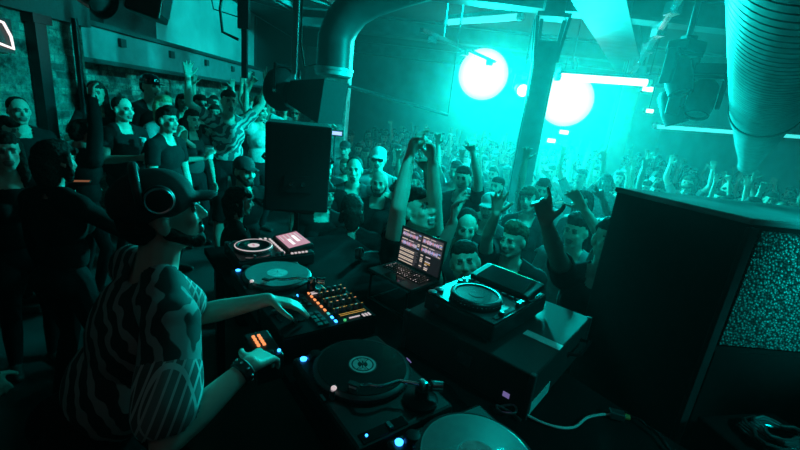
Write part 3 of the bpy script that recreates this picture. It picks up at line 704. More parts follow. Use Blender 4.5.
# big loudspeaker at the right
t = empty('loudspeaker', (1.5, 1.68, PZ), 0, 'huge black loudspeaker cabinet in the right foreground', 'speaker')
zt = 1.62
foot = [(-.23, -.24), (-.50, .22), (.62, .26), (.52, -.2)]
b = MB(); b.prism(foot, .03, zt, MATTE, .012); b.build('cabinet', t)
b = MB(); b.prism([(x * 1.015, y * 1.015) for x, y in foot], zt - .012, zt + .012, mat('dusty_sheen_top', (.3, .305, .31), .42, scale=3, var=.8, spec=.8), .006); b.build('top_panel', t)  # dusty top, its colour lightened to stand in for lamp light on it
def side(p, q, k, off): p, q = V((*p, 0)), V((*q, 0)); n = V((q.y - p.y, -(q.x - p.x), 0)).normalized(); return p.lerp(q, k) + n * off
a, c = foot[0], foot[3]
b = MB()
p0, p1 = side(a, c, .05, .012), side(a, c, .97, .012)
for z0, z1, mm in ((zt - .5, zt - .03, GRILLE),):
    q0, q1 = side(a, c, .05, .0), side(a, c, .97, .0)
    vs = [(p0.x, p0.y), (p1.x, p1.y), (q1.x, q1.y), (q0.x, q0.y)]
    b.prism(vs, z0, z1, mm)
b.build('grille', t)
b = MB(); p0, p1, q0, q1 = side(a, c, -.012, .014), side(a, c, .035, .014), side(a, c, .035, -.01), side(a, c, -.012, -.01)
b.prism([(p0.x, p0.y), (p1.x, p1.y), (q1.x, q1.y), (q0.x, q0.y)], .05, zt - .02, DGREY, .004); b.build('corner_strip', t)
b = MB(); p0, p1, q0, q1 = side(a, c, .05, .008), side(a, c, .97, .008), side(a, c, .97, -.01), side(a, c, .05, -.01)
b.prism([(p0.x, p0.y), (p1.x, p1.y), (q1.x, q1.y), (q0.x, q0.y)], .06, zt - .53, MATTE); b.build('lower_panel', t)
for x, y in ((-.2, -.15), (-.38, .14), (.48, .18), (.42, -.12)):
    b = MB(); b.cyl((x, y, 0), (x, y, .035), .03, BLK, seg=14); b.build('foot', t)

# cables and plugs at the bottom right
def cable(pts, r, m, name, label):
    P = [V(p) for p in pts]; Q = []
    for i in range(len(P) - 1):
        p0, p1, p2, p3 = P[max(i - 1, 0)], P[i], P[i + 1], P[min(i + 2, len(P) - 1)]
        for k in range(8):
            s = k / 8; Q.append(.5 * ((2 * p1) + (p2 - p0) * s + (2 * p0 - 5 * p1 + 4 * p2 - p3) * s * s + (3 * p1 - p0 - 3 * p2 + p3) * s ** 3))
    Q.append(P[-1]); b = MB(); b.tube(Q, r, m, 8); return tag(b.build(name), label, 'cable')
zc = TZ + .012
cable([T(.375, .44, zc), T(.42, .455, zc), T(.468, .492, zc), T(.492, .544, zc), T(.49, .62, zc), T(.506, .681, zc), T(.53, .715, zc + .005)], .0045, WHITE, 'white_cable', 'thin white cable curving from the case to the plug on the table')
cable([T(.30, .39, zc), T(.33, .42, zc + .015), T(.36, .39, zc + .02), T(.33, .36, zc + .01), T(.29, .38, zc), T(.34, .40, zc), T(.38, .40, zc)], .004, GREY, 'looped_cable', 'small looped grey cable at the front corner of the case')
cable([T(-.02, .22, zc), T(.06, .24, zc), T(.12, .3, zc), T(.22, .285, zc), T(.34, .29, zc), T(.4, .27, zc)], .004, BLKG, 'black_cable', 'black cable running along the table in front of the media player')
t = empty('cable_plug', T(.54, .725, TZ + .02), RZ + .7, 'pale cable plug with an orange tip by the big loudspeaker', 'plug')
b = MB(); b.box((0, 0, 0), (.05, .032, .026), GREY, bevel=.004); b.build('shell', t)
b = MB(); b.cyl((.025, 0, 0), (.042, 0, 0), .01, mat('orange_plastic', (.8, .25, .06), .5), seg=14); b.build('tip', t)
b = MB(); b.tube([(.04, 0, 0), (.07, .01, 0), (.12, -.05, -.004), (.14, -.14, -.008)], .006, BLKG, 8); b.build('lead', t)
b = MB(); b.box((0, 0, .46), (.35, .28, .92), WOOD, bevel=.01); 
o = tag(b.build('equipment_crate'), 'black crate at the lower right corner carrying coiled cables', 'crate'); o.location = (1.36, 1.15, PZ); o.rotation_euler.z = .2
pile = []
r2 = random.Random(11)
for k, (lab, m_) in enumerate((('dark coiled cable on the crate at the lower right corner', DGREY), ('pale coiled cable on top of the coil at the lower right corner', GREY))):
    c = V((1.36, 1.15, PZ + .93 + .02 * k)); pts = []
    for i in range(60):
        a = i * .42; rr = .1 + .02 * math.sin(i * 1.3) - .03 * k; pts.append(c + V((rr * math.cos(a), rr * .7 * math.sin(a), .004 + .0004 * i + .004 * math.sin(i * 2.1))))
    b = MB(); b.tube(pts, .006, m_, 8); tag(b.build('coiled_cable'), lab, 'cable', 'coiled cables')
# ------------------------------------------------------------------ people
def skin_mat(n, c): return mat(n, c, .5, spec=.4, scale=18, var=.08)
SKIN = [skin_mat('skin_light', (.62, .48, .41)), skin_mat('skin_tan', (.48, .35, .28)), skin_mat('skin_deep', (.25, .16, .12))]
EYE = mat('eye_dark', (.15, .14, .13), .25); LIP = mat('lip', (.3, .16, .15), .45); BROW = mat('brow_hair', (.12, .09, .08), .8); TEETH = mat('teeth', (.8, .78, .75), .3)
TOPS = [mat('dark_top', (.012, .012, .013), .9, spec=.15), mat('charcoal_top', (.055, .057, .06), .85), mat('grey_top', (.25, .255, .26), .85), mat('pale_top', (.6, .61, .6), .85), pattern_mat('patterned_top', (.12, .12, .13), (.6, .6, .58), 6, 9, .5)]
TROU = mat('dark_trousers', (.012, .012, .014), .9, spec=.15); SHOE = mat('dark_shoes', (.03, .03, .03), .6)
HAIRS = [mat('dark_hair', (.022, .018, .016), .8, spec=.2, bump=.5, scale=80, var=.5), mat('brown_hair', (.09, .055, .035), .8, spec=.2, bump=.5, scale=80, var=.4), mat('fair_hair', (.4, .3, .18), .5, scale=80, var=.3)]
CAPM = mat('dark_cap', (.025, .026, .028), .8); CAPL = mat('pale_cap', (.6, .6, .6), .8)

def prim_mesh(bm, a, b, ra, rb, seg=12):
    a, b = V(a), V(b); ax = b - a; L = ax.length
    if L < 1e-5: ax = V((0, 0, 1)); L = 1e-5
    ax = ax.normalized(); q = ax.to_track_quat('Z', 'Y').to_matrix()
    prof = [(0, -ra)] + [(ra * math.sin(t), -ra * math.cos(t)) for t in (math.pi / 8, math.pi / 4, 3 * math.pi / 8)] + [(ra, 0), (rb, L)] + [(rb * math.cos(t), L + rb * math.sin(t)) for t in (math.pi / 8, math.pi / 4, 3 * math.pi / 8)] + [(0, L + rb)]
    rings = []
    for r, h in prof:
        if r < 1e-7: rings.append([bm.verts.new(a + ax * h)])
        else: rings.append([bm.verts.new(a + q @ V((r * math.cos(k), r * math.sin(k), h))) for k in (2 * math.pi * i / seg for i in range(seg))])
    for A, B in zip(rings, rings[1:]):
        for k in range(seg):
            j = (k + 1) % seg
            if len(A) == 1: bm.faces.new((A[0], B[j], B[k]))
            elif len(B) == 1: bm.faces.new((A[k], A[j], B[0]))
            else: bm.faces.new((A[k], A[j], B[j], B[k]))

def ruffle(me, amp):
    for v in me.vertices:
        p = v.co; v.co = p + v.normal * (noise.noise(p * 55) * amp + noise.noise(V((p.x * 130, p.y * 130, p.z * 40))) * amp * .5)
class Rig:
    """cones (a, b, ra, rb) and ellipsoids, welded into one continuous surface"""
    def __init__(s): s.c = []; s.e = []
    def cone(s, a, b, ra, rb, t): s.c.append((V(a), V(b), ra, rb, t))
    def ell(s, c, r, R, t): s.e.append((V(c), V(r), R, t))
    def mesh(s, voxel, smooth):
        bm = bmesh.new()
        for a, b, ra, rb, t in s.c: prim_mesh(bm, a, b, ra, rb)
        for c, r, R, t in s.e: bmesh.ops.create_uvsphere(bm, u_segments=20, v_segments=14, radius=1, matrix=Matrix.Translation(c) @ R.to_4x4() @ Matrix.Diagonal((*r, 1)))
        bmesh.ops.recalc_face_normals(bm, faces=bm.faces[:])
        me = bpy.data.meshes.new('tmp'); bm.to_mesh(me); bm.free()
        o = bpy.data.objects.new('tmp', me); COL.objects.link(o)
        md = o.modifiers.new('r', 'REMESH'); md.mode = 'VOXEL'; md.voxel_size = voxel; md.use_smooth_shade = True
        if smooth: sm = o.modifiers.new('s', 'SMOOTH'); sm.factor = .5; sm.iterations = smooth
        dg = bpy.context.evaluated_depsgraph_get(); dg.update()
        out = bpy.data.meshes.new_from_object(o.evaluated_get(dg))
        bpy.data.objects.remove(o); bpy.data.meshes.remove(me)
        n = len(out.polygons); ct = np.empty(n * 3, dtype=np.float32); out.polygons.foreach_get('center', ct); ct = ct.reshape(-1, 3)
        best = np.full(n, 1e9, dtype=np.float32); tg = np.zeros(n, dtype=np.int32)
        for a, b, ra, rb, t in s.c:
            A, D = np.array(a), np.array(b - a); L = max(D @ D, 1e-10)
            k = np.clip(((ct - A) @ D) / L, 0, 1); d = np.linalg.norm(ct - A - k[:, None] * D, axis=1) - (ra + (rb - ra) * k)
            u = d < best; best[u] = d[u]; tg[u] = t
        for c, r, R, t in s.e:
            q = (ct - np.array(c)) @ np.array(R); rr = np.array(r); l = np.linalg.norm(q / rr, axis=1); d = (l - 1) * rr.min()
            u = d < best; best[u] = d[u]; tg[u] = t
        out.polygons.foreach_set('use_smooth', np.ones(n, dtype=bool))
        return out, ct, tg
def sub_shell(me, mask, off, name):
    """the faces of me under mask, lifted off by `off` and closed to a solid layer (a garment)"""
    bm = bmesh.new(); bm.from_mesh(me); bm.faces.ensure_lookup_table()
    bmesh.ops.delete(bm, geom=[f for f in bm.faces if not mask[f.index]], context='FACES')
    bm.normal_update()
    for v in bm.verts: v.co += v.normal * (off if not v.is_boundary else off * .8)
    for k in range(7): bmesh.ops.smooth_vert(bm, verts=[v for v in bm.verts if not v.is_boundary], factor=.5, use_axis_x=True, use_axis_y=True, use_axis_z=True)
    o = bpy.data.meshes.new(name); bm.to_mesh(o); bm.free()
    return o
I3 = Matrix.Identity(3)
SK, SH, TR, SO, EY, LI, BR, TE, CU = range(9)

def hand(r, w, d, n, side, curl=.3, spread=.16, thumb=.7, pose='open'):
    """wrist w, finger direction d, palm normal n, side = +1 for a right hand"""
    d = V(d).normalized(); n = V(n); n = (n - d * n.dot(d)).normalized(); x = d.cross(n) * side   # x towards the thumb
    w = V(w)
    for k in (-.028, -.01, .01, .028): r.cone(w + x * k * .6 + d * .01, w + x * k + d * .088, .0155, .0125, SK)
    for i, (off, L) in enumerate(((.031, .072), (.011, .08), (-.01, .074), (-.03, .058))):
        c = curl[i] if isinstance(curl, (list, tuple)) else curl
        p = w + x * off + d * .09; a = (1.2 - i * .8) * spread
        dd = (d * math.cos(a) + x * math.sin(a)).normalized()
        for j, fr in enumerate((.46, .3, .24)):
            ang = c * (1.0, 1.25, .8)[j]
            dd = (dd * math.cos(ang) + n * math.sin(ang)).normalized()
            q = p + dd * L * fr * 1.12; r.cone(p, q, .0105 - j * .001, .0098 - j * .001, SK); p = q
    p = w + x * .028 + d * .025; dd = (d * (1 - thumb * .5) + x * thumb + n * .25).normalized()
    for j, l in enumerate((.042, .032, .026)):
        q = p + dd * l; r.cone(p, q, .0135 - j * .0015, .012 - j * .0015, SK); p = q
        dd = (dd * .85 + d * .3 + n * (.25 if pose != 'open' else .08)).normalized()

def ik(S, Tg, l1, l2, pole):
    S, Tg = V(S), V(Tg); d = Tg - S; L = min(d.length, (l1 + l2) * .995); d.normalize()
    a = (l1 * l1 - l2 * l2 + L * L) / (2 * L); h = math.sqrt(max(l1 * l1 - a * a, 0))
    p = V(pole); p = (p - d * p.dot(d)).normalized()
    return S + d * a + p * h, S + d * L

def figure(p, voxel, name):
    """p: pose. Local frame: facing +Y, right hand at +X, feet on z = 0. Returns dict of meshes"""
    r = Rig(); fem = p.get('fem', False); lean = math.radians(p.get('lean', 3)); fat = p.get('fat', 1.0)
    Rl = Matrix.Rotation(-lean, 3, 'X') @ Matrix.Rotation(math.radians(p.get('twist', 0)), 3, 'Z') @ Matrix.Rotation(math.radians(p.get('sway', 0)), 3, 'Y')
    P = V((0, p.get('hipy', 0), p.get('hipz', .95)))
    S = lambda x, y, z: P + Rl @ V((x, y, z))
    sw = .165 if fem else .188
    r.ell(S(0, 0, -.03), V((.17 if fem else .16, .115 * fat, .13)), Rl, TR)
    for s in (-1, 1): r.ell(S(s * .07, -.05, -.04), V((.085, .085, .09)), Rl, TR)
    r.ell(S(0, .012 * fat, .13), V((.132 if fem else .15 * fat, .1 * fat, .15)), Rl, SH)
    r.ell(S(0, .0, .33), V((.145 if fem else .17, .108, .17)), Rl, SH)
    r.cone(S(-sw * .9, -.01, .45), S(sw * .9, -.01, .45), .06, .06, SH)
    if fem:
        for s in (-1, 1): r.ell(S(s * .068, .085, .31), V((.06, .055, .058)), Rl, SH)
    else:
        for s in (-1, 1): r.ell(S(s * .07, .05, .34), V((.085, .05, .085)), Rl, SH)
    N = S(0, -.015, .525)
    for s in (-1, 1): r.cone(S(0, -.02, .53), S(s * sw * .75, -.015, .465), .045, .05, SH)
    hp, hy = math.radians(p.get('pitch', 0)), math.radians(p.get('yaw', 0))
    Rh = Matrix.Rotation(hy, 3, 'Z') @ Matrix.Rotation(-hp, 3, 'X') @ Matrix.Rotation(math.radians(p.get('roll', 0)), 3, 'Y')
    Hc = N + V((0, .012, .03)) + Rl @ V((0, .0, .02)) + Rh @ V((0, .02, .115))
    Hd = lambda x, y, z: Hc + Rh @ V((x, y, z))
    r.cone(N - Rl @ V((0, 0, .04)), Hd(0, -.02, -.06), .06 if not fem else .05, .056 if not fem else .048, SK)
    r.ell(Hd(0, -.012, .035), V((.076, .094, .086)), Rh, SK)
    r.ell(Hd(0, .025, -.03), V((.061, .066, .085)), Rh, SK)
    for s in (-1, 1):
        r.cone(Hd(s * .05, .0, -.055), Hd(s * .014, .064, -.098), .022, .018, SK)
        r.ell(Hd(s * .036, .066, -.024), V((.023, .022, .024)), Rh, SK)
        r.ell(Hd(s * .077, -.008, -.008), V((.012, .022, .033)), Rh, SK)
        r.ell(Hd(s * .031, .083, .004), V((.0125, .008, .0065)), Rh, EY)
        r.cone(Hd(s * .018, .092, .024), Hd(s * .045, .083, .025), .007, .0055, BR)
        r.cone(Hd(s * .006, .098, -.03), Hd(s * .012, .096, -.032), .01, .009, SK)
    r.cone(Hd(0, .09, .012), Hd(0, .108, -.028), .009, .0125, SK)
    mo = p.get('mouth', 0)
    if mo: r.ell(Hd(0, .087, -.066), V((.026, .009, .008 + .01 * mo)), Rh, EY); r.cone(Hd(-.02, .088, -.056), Hd(.02, .088, -.056), .006, .006, TE); r.cone(Hd(-.018, .086, -.083 - .004 * mo), Hd(.018, .086, -.083 - .004 * mo), .009, .009, LI)
    else: r.cone(Hd(-.02, .087, -.06), Hd(.02, .087, -.06), .0085, .0085, LI); r.cone(Hd(-.016, .087, -.07), Hd(.016, .087, -.07), .009, .009, LI)
    # legs
    st = p.get('stance', .1)
    for s in (-1, 1):
        hj = P + V((s * .09, 0, -.04)); fy = p.get('foot' + ('r' if s > 0 else 'l'), 0)
        an = V((s * (st + .01), fy - .03, .085)); k, an = ik(hj, an, .435, .42, (s * .1, 1, 0))
        r.cone(hj, k, .088 * (1.05 if fem else 1), .057, TR); r.cone(k, k.lerp(an, .35), .056, .057, TR); r.cone(k.lerp(an, .35), an, .057, .042, TR)
        r.cone(an + V((0, -.03, -.045)), an + V((s * .02, .17, -.052)), .04, .03, SO)
    # arms
    info = {'head': Hc, 'Rh': Rh}
    sl = p.get('sleeve', .55)
    for s, key in ((1, 'r'), (-1, 'l')):
        a = p.get(key, dict(t=(s * .24, .1, .85), pole=(s, -.6, 0), d=(0, .3, -1), n=(-s, 0, 0)))
        sh = S(s * sw, -.01, .445); up_ = V(a['t']).z > sh.z + .1
        if up_: sh = sh + V((-s * .012, 0, .025))
        e, w = ik(sh, a['t'], .295, .265, a.get('pole', (s, -.3, -.6)))
        ar = .049 if fem else .056
        r.ell(sh, V((.062, .06, .062)) if not fem else V((.053, .052, .055)), I3, SH)
        m_ = sh.lerp(e, min(sl, .98))
        wid = p.get('sleeve_r', 1.0)
        ins = p.get('cuff')
        if ins: c0 = sh.lerp(e, sl - .3); r.cone(sh, c0, ar * 1.05, (ar - .006) * wid, SH); r.cone(c0, m_, (ar - .004) * wid, (ar - .004) * wid * 1.03, CU)
        else: r.cone(sh, m_, ar, (ar - .008 * sl) * wid, SH)
        r.cone(m_, e, ar - .01 * sl, .04 if not fem else .034, SK)
        fsh = SH if sl > 1 else SK
        mid = e.lerp(w, .3); r.cone(e, mid, .04 if not fem else .034, .043 if not fem else .036, fsh); r.cone(mid, w, .043 if not fem else .036, .027 if not fem else .024, fsh)
        dv = V(a.get('d', w - e)); 
        hand(r, w, dv, a.get('n', (0, 1, 0)), s * a.get('flip', 1), a.get('curl', .3), a.get('spread', .16), a.get('thumb', .7), a.get('hp', 'open'))
        info['w' + key] = w; info['e' + key] = e; info['d' + key] = dv.normalized()
    me, ct, tg = r.mesh(voxel, p.get('smooth', 3))
    # neckline: the shirt stops below the throat
    q = (ct - np.array(N)) @ np.array(Rl); neck = (tg == SH) & (np.hypot(q[:, 0], q[:, 1] - .03) < .075) & (q[:, 2] > -.075)
    tg[neck] = SK
    slots = [SK, EY, LI, BR, TE, TR, SO]
    lut = np.zeros(9, dtype=np.int32)
    for i, t in enumerate(slots): lut[t] = i
    lut[SH] = 0; lut[CU] = 0
    me.name = name; me.materials.clear()
    for m_ in (SKIN[p.get('skin', 0)], EYE, LIP, BROW, TEETH, TROU, SHOE): me.materials.append(m_)
    me.polygons.foreach_set('material_index', lut[tg])
    shirt = sub_shell(me, (tg == SH) | (tg == CU), .016, 'shirt')
    shirt.materials.clear(); shirt.materials.append(p.get('shirt', TOPS[0])); shirt.materials.append(CUFF)
    sidx = tg[(tg == SH) | (tg == CU)]
    shirt.polygons.foreach_set('material_index', (sidx == CU).astype(np.int32))
    # hair / cap
    hs = p.get('hair', 'short'); extra = []
    h = Rig()
    def E(x, y, z, a, b_, c): h.ell(Hd(x, y, z), V((a, b_, c)), Rh, 0)
    if hs in ('short', 'long', 'bun', 'curly', 'quiff', 'cap', 'fringe'):
        if hs == 'curly':
            rr = random.Random(4)
            for k in range(46):
                a, c = rr.uniform(0, 6.28), rr.uniform(-.1, 1)
                E(.085 * math.cos(a) * math.sqrt(1 - c * c * .8), -.035 + .085 * math.sin(a) * math.sqrt(1 - c * c * .8) - (.0 if c > .3 else .02), .045 + .08 * c, .026, .026, .024)
        E(0, -.026, .048, .081, .092, .082); E(0, -.06, .0, .072, .058, .075)
        if hs != 'cap': E(0, .012, .075, .071, .072, .057)
        if hs == 'quiff': E(0, .06, .105, .055, .035, .03); E(0, .02, .12, .055, .06, .03)
        if hs == 'long':
            for s in (-1, 1): h.cone(Hd(s * .07, -.02, .04), Hd(s * .085, -.005, -.16), .028, .034, 0); h.cone(Hd(s * .085, -.005, -.14), Hd(s * .08, .02, -.26), .034, .02, 0)
            h.cone(Hd(0, -.08, .0), Hd(0, -.075, -.24), .07, .06, 0); E(0, .045, .098, .06, .04, .022)
        if hs == 'bun': E(0, -.07, .12, .045, .045, .042)
        if hs == 'fringe':
            for s in (-1, 1): h.cone(Hd(s * .066, .0, .05), Hd(s * .078, .0, -.09), .026, .026, 0)
            h.cone(Hd(-.045, .075, .06), Hd(.045, .075, .06), .024, .024, 0); h.cone(Hd(0, -.07, .0), Hd(0, -.06, -.1), .07, .06, 0)
    if hs == 'buzz': E(0, -.026, .042, .0825, .093, .087)
    hm = None
    if h.e or h.c:
        hm, _, _ = h.mesh(.008 if voxel < .01 else .011, 2); hm.name = 'hair'; ruffle(hm, .009 if hs == 'curly' else (.0012 if hs == 'buzz' else .005)); hm.materials.clear(); hm.materials.append(HAIRS[p.get('hairc', 0)])
    if hs == 'cap':
        c = Rig(); cs = p.get('cap_s', 1); c.ell(Hd(0, -.012, .06), V((.085, .1, .072)) * cs, Rh, 0); c.ell(Hd(0, -.012, .045), V((.086, .102, .05)) * cs, Rh, 0)
        fl = p.get('cap_dir', 1)
        for k in range(-4, 5):
            a = k * .2; c.cone(Hd(.07 * math.sin(a), fl * (.075 * math.cos(a) + .005), .04), Hd(.075 * math.sin(a), fl * (.1 * math.cos(a) + .06), .028), .0075, .006, 0)
        cm, _, _ = c.mesh(.007, 2); cm.name = 'cap'; cm.materials.clear(); cm.materials.append(p.get('capm', CAPM)); extra.append(('cap', cm))
    if p.get('glasses'):
        g = MB()
        for s in (-1, 1):
            g.ell(Hd(s * .033, .1, .004), (.03, .01, .02), BLKG, Rh, 14); g.tube([Hd(s * .06, .092, .01), Hd(s * .082, .0, .008)], .003, BLK, 6)
        g.tube([Hd(-.012, .108, .008), Hd(.012, .108, .008)], .004, BLK, 6)
        go = g.build('glasses'); gm = go.data; bpy.data.objects.remove(go); extra.append(('glasses', gm))
    if p.get('beard'):
        k = Rig()
        for s in (-1, 1): k.cone(Hd(s * .058, .005, -.045), Hd(s * .02, .064, -.1), .022, .02, 0)
        k.cone(Hd(-.02, .07, -.098), Hd(.02, .07, -.098), .022, .022, 0); k.cone(Hd(-.024, .09, -.047), Hd(.024, .09, -.047), .007, .007, 0)
        km, _, _ = k.mesh(.007, 1); km.materials.clear(); km.materials.append(HAIRS[p.get('hairc', 0)]); extra.append(('beard', km))
    return dict(body=me, shirt=shirt, hair=hm, extra=extra, info=info)

def place(fig, name, loc, rz, label, group, sc=1.0, top=None, hairm=None, skin=None, cat='person'):
    o = bpy.data.objects.new(name, fig['body']); COL.objects.link(o)
    o.location = loc; o.rotation_euler = (0, 0, rz); o.scale = (sc, sc, sc)
    tag(o, label, cat, group)
    def child(n, me, m_=None):
        c = bpy.data.objects.new(n, me); COL.objects.link(c); c.parent = o
        if m_: c.material_slots[0].link = 'OBJECT'; c.material_slots[0].material = m_
    child('shirt', fig['shirt'], top)
    if fig['hair'] is not None: child('hair', fig['hair'], hairm)
    for n, me in fig['extra']: child(n, me)
    if skin: o.material_slots[0].link = 'OBJECT'; o.material_slots[0].material = skin
    return o

def A(t, **k): return dict(t=t, **k)
UPR = lambda x=.3, y=.15, z=1.92, **k: A((x, y, z), pole=(1, .1, -.3), **k)
UPL = lambda x=-.3, y=.15, z=1.92, **k: A((x, y, z), pole=(-1, .1, -.3), **k)
FIST = dict(curl=1.15, spread=.03, thumb=.5, hp='fist')
POINT = dict(curl=[.05, 1.2, 1.25, 1.25], spread=.04, thumb=.45, hp='fist')
VEE = dict(curl=[.05, .05, 1.2, 1.2], spread=.22, thumb=.4, hp='fist')
POSES = [
    ('both hands raised', dict(r=UPR(), l=UPL(), mouth=1, hair='short')),
    ('one hand raised and open', dict(r=UPR(.22, .2, 1.95, spread=.25), l=A((-.2, .25, 1.15), pole=(-1, -.5, -.3), d=(.5, .6, .5), n=(.3, 0, 1), **FIST), hair='quiff', hairc=1)),
    ('one arm pointing up', dict(l=UPL(-.12, .2, 1.97, **POINT), hair='long', fem=True, hairc=1, mouth=.6)),
    ('arms down', dict(hair='short', beard=True, pitch=-4)),
    ('hands clasped at the chest', dict(r=A((.06, .28, 1.25), pole=(1, -.3, -.6), d=(-.3, .3, 1), n=(-1, 0, 0)), l=A((-.06, .28, 1.25), pole=(-1, -.3, -.6), d=(.3, .3, 1), n=(1, 0, 0)), hair='long', fem=True)),
    ('one fist raised', dict(r=UPR(.2, .12, 1.9, **FIST), hair='cap', mouth=.5)),
    ('both arms up, fingers spread', dict(r=UPR(.15, .2, 1.96, spread=.3), l=UPL(-.2, .1, 1.96, spread=.3), hair='bun', fem=True, mouth=1, hairc=1)),
    ('arms down and head tilted', dict(hair='fringe', fem=True, roll=8, pitch=-6, hairc=2)),
    ('hand held up in a V sign', dict(l=UPL(-.28, .25, 1.8, **VEE), hair='buzz', glasses=True, mouth=.4)),
    ('arms down under curly hair', dict(hair='curly', yaw=12)),
]
def facing(x, y, tx=-.35, ty=1.3): return math.atan2(ty - y, tx - x) - math.pi / 2

D = math.radians
# ---- the performer
G = lambda u, v, z: V((u, v, z))
DJU, DJV = -.34, -.69       # his feet in the table frame
loc_ = lambda u, v, z: V((u - DJU, v - DJV, z - PZ))
djp = dict(hair='cap', cap_s=1.13, lean=25, pitch=-14, yaw=-4, sleeve=.76, sleeve_r=1.3, cuff=True, shirt=LEAFSHIRT, beard=True, fat=1.12, hipz=.85, hipy=-.06, smooth=3, skin=0,
           r=A(loc_(-.065, -.355, 1.652), pole=(.7, -.6, -.75), d=(-.75, .85, -.3), n=(0, -.3, -1), curl=[.35, .45, .5, .5], spread=.14),
           twist=10,
           l=A(loc_(-.45, -.175, 1.645), pole=(-.35, -.3, -1), d=(.4, .95, -.22), n=(0, -.35, -1), curl=[.2, .22, .25, .25], spread=.12))
fg = figure(djp, .0065, 'performer')
dj = place(fg, 'person', T(DJU, DJV, PZ), RZ, 'performer in dark cap and leaf-print shirt leaning over the mixer', None)
Hc, Rh = fg['info']['head'], fg['info']['Rh']
hp_ = empty('headphones', Hc); hp_.parent = dj; hp_.rotation_euler = (Rh @ Matrix.Rotation(D(4), 3, 'X')).to_euler()
b = MB(); R_ = .108
pts = [V((R_ * math.cos(a), -.03 + .012 * math.sin(a), .075 + .082 * math.sin(a))) for a in [math.pi * k / 24 for k in range(25)]]
b.tube(pts, .012, BLK, 12); b.build('headband', hp_)
for s in (-1, 1):
    b = MB(); b.lathe((s * .088, .012, .07), (s, 0, .05), [(0, .0), (.038, .0), (.04, .01), (.038, .026), (.033, .031), (.031, .029), (.026, .031), (0, .033)], BLK, 36); cpo = b.build('ear_cup', hp_)
    b = MB(); b.lathe((s * .088, .012, .07), (s, 0, .05), [(.03, .03), (.0335, .0325), (.036, .029)], GREY, 40); b.build('cup_ring', cpo)
b = MB(); w = fg['info']['wr']; d = (fg['info']['er'] - w).normalized()
b.lathe(w + d * .01, d, [(.031, 0), (.036, .004), (.036, .03), (.032, .034)], mat('dark_leather', (.03, .028, .026), .5, bump=.4), 24)
for k in range(9): a = k * .7; q = d.to_track_quat('Z', 'Y').to_matrix(); b.ell(w + d * .025 + q @ V((.037 * math.cos(a), .037 * math.sin(a), 0)), (.005, .005, .005), SILV, seg=8)
b.build('wristband', dj)

# ---- people one can pick out
HG = 'people by the booth'
HEROXY = []
def hero(pose, x, y, z, rz, label, group, sc=1.0, voxel=.0085, top=None, **k):
    g = PZ if x < -1.6 or (y < 2.2 and x < 0) else 0
    hz = z + sc * 1.62; sc = min(max((hz - g) / 1.62, .86), 1.12); z = g; HEROXY.append((x, y))
    q = dict(pose); q.update(k); fg = figure(q, voxel, 'person'); o = place(fg, 'person', (x, y, z), rz, label, group, sc, top); return o, fg
D = math.radians
base = dict(hair='short')
TERR = PZ
def toL(px_, py_, pz_, x, y, z, rz, sc=1):
    return Matrix.Rotation(-rz, 3, 'Z') @ (V((px_, py_, pz_)) - V((x, y, z))) / sc
# terrace, left
LG = 'people on the left terrace'
hero(base, -2.84, 3.97, .44, D(-105), 'bulky short-haired man in dark crew-neck top holding a small drink, facing right', LG, 1.03, fat=1.25, hair='buzz', r=A((.12, .32, 1.2), pole=(1, -.4, -.5), d=(-.4, .8, .1), n=(-.6, 0, -.5), curl=.75), l=A((-.05, .34, 1.15), pole=(-1, -.4, -.5), d=(.8, .5, 0), n=(0, -.5, .5), curl=.4))
hero(base, -2.72, 4.45, .56, D(-110), 'fair-haired woman clapping beside the bulky man', LG, .98, hair='long', hairc=2, fem=True, mouth=.6, r=A((.1, .3, 1.32), pole=(1, -.3, -.6), d=(-.2, .3, 1), n=(-1, .2, 0)), l=A((-.02, .3, 1.32), pole=(-1, -.3, -.6), d=(.2, .3, 1), n=(1, .2, 0)), top=TOPS[2])
hero(base, -2.66, 3.2, .28, D(-15), 'person in black jacket turned away with one arm raised to the brick wall', LG, 1.0, hair='short', sleeve=1.5, shirt=TOPS[0], r=A((.12, .1, 2.1), pole=(1, 0, -.5), curl=.6), l=A((-.25, .2, 1.0), pole=(-1, -.5, 0), d=(0, 1, 0)), roll=10)
hero(base, -2.26, 2.2, .3, D(-125), 'woman with dark hair at the left edge, face dimly lit', LG, .95, hair='long', fem=True, sleeve=1.5, shirt=TOPS[0])
hero(base, -3.34, 3.43, .42, D(-120), 'short-haired man at the left edge in front of the black post', LG, 1.0, hair='buzz', sleeve=1.5, shirt=TOPS[0])
hero(base, -2.95, 2.85, .35, D(-70), 'person in black holding a phone low among the dark left crowd', LG, .95, hair='fringe', sleeve=1.5, shirt=TOPS[0], r=A((.12, .4, 1.1), pole=(1, -.4, -.5), d=(-.2, 1, .1), n=(0, 0, 1), curl=.6))
hero(base, -1.78, 1.95, .42, D(-8), 'person in black with glinting jewellery standing close behind the performer, hand out', LG, .95, hair='fringe', fem=True, sleeve=1.5, shirt=TOPS[0], r=A((.1, .42, 1.2), pole=(1, -.4, -.5), d=(.2, 1, .1), n=(0, 0, -1), spread=.22))
hero(base, -1.72, 1.25, .38, D(-20), 'person in dark clothes at the lower left, behind the performer\'s back', LG, .95, hair='short', sleeve=1.5, shirt=TOPS[0])
hero(base, -2.28, 3.75, .50, D(-95), 'man with swept-back hair in dark tee looking towards the lamps', LG, .97, hair='quiff', yaw=-10)
hero(base, -2.5, 4.62, .46, D(-120), 'smiling long-haired woman holding a white cup', LG, .97, hair='long', fem=True, mouth=.9, top=TOPS[1], r=A((.05, .36, 1.22), pole=(1, -.3, -.6), d=(-.2, .5, .8), n=(-.9, .3, 0), curl=.7))
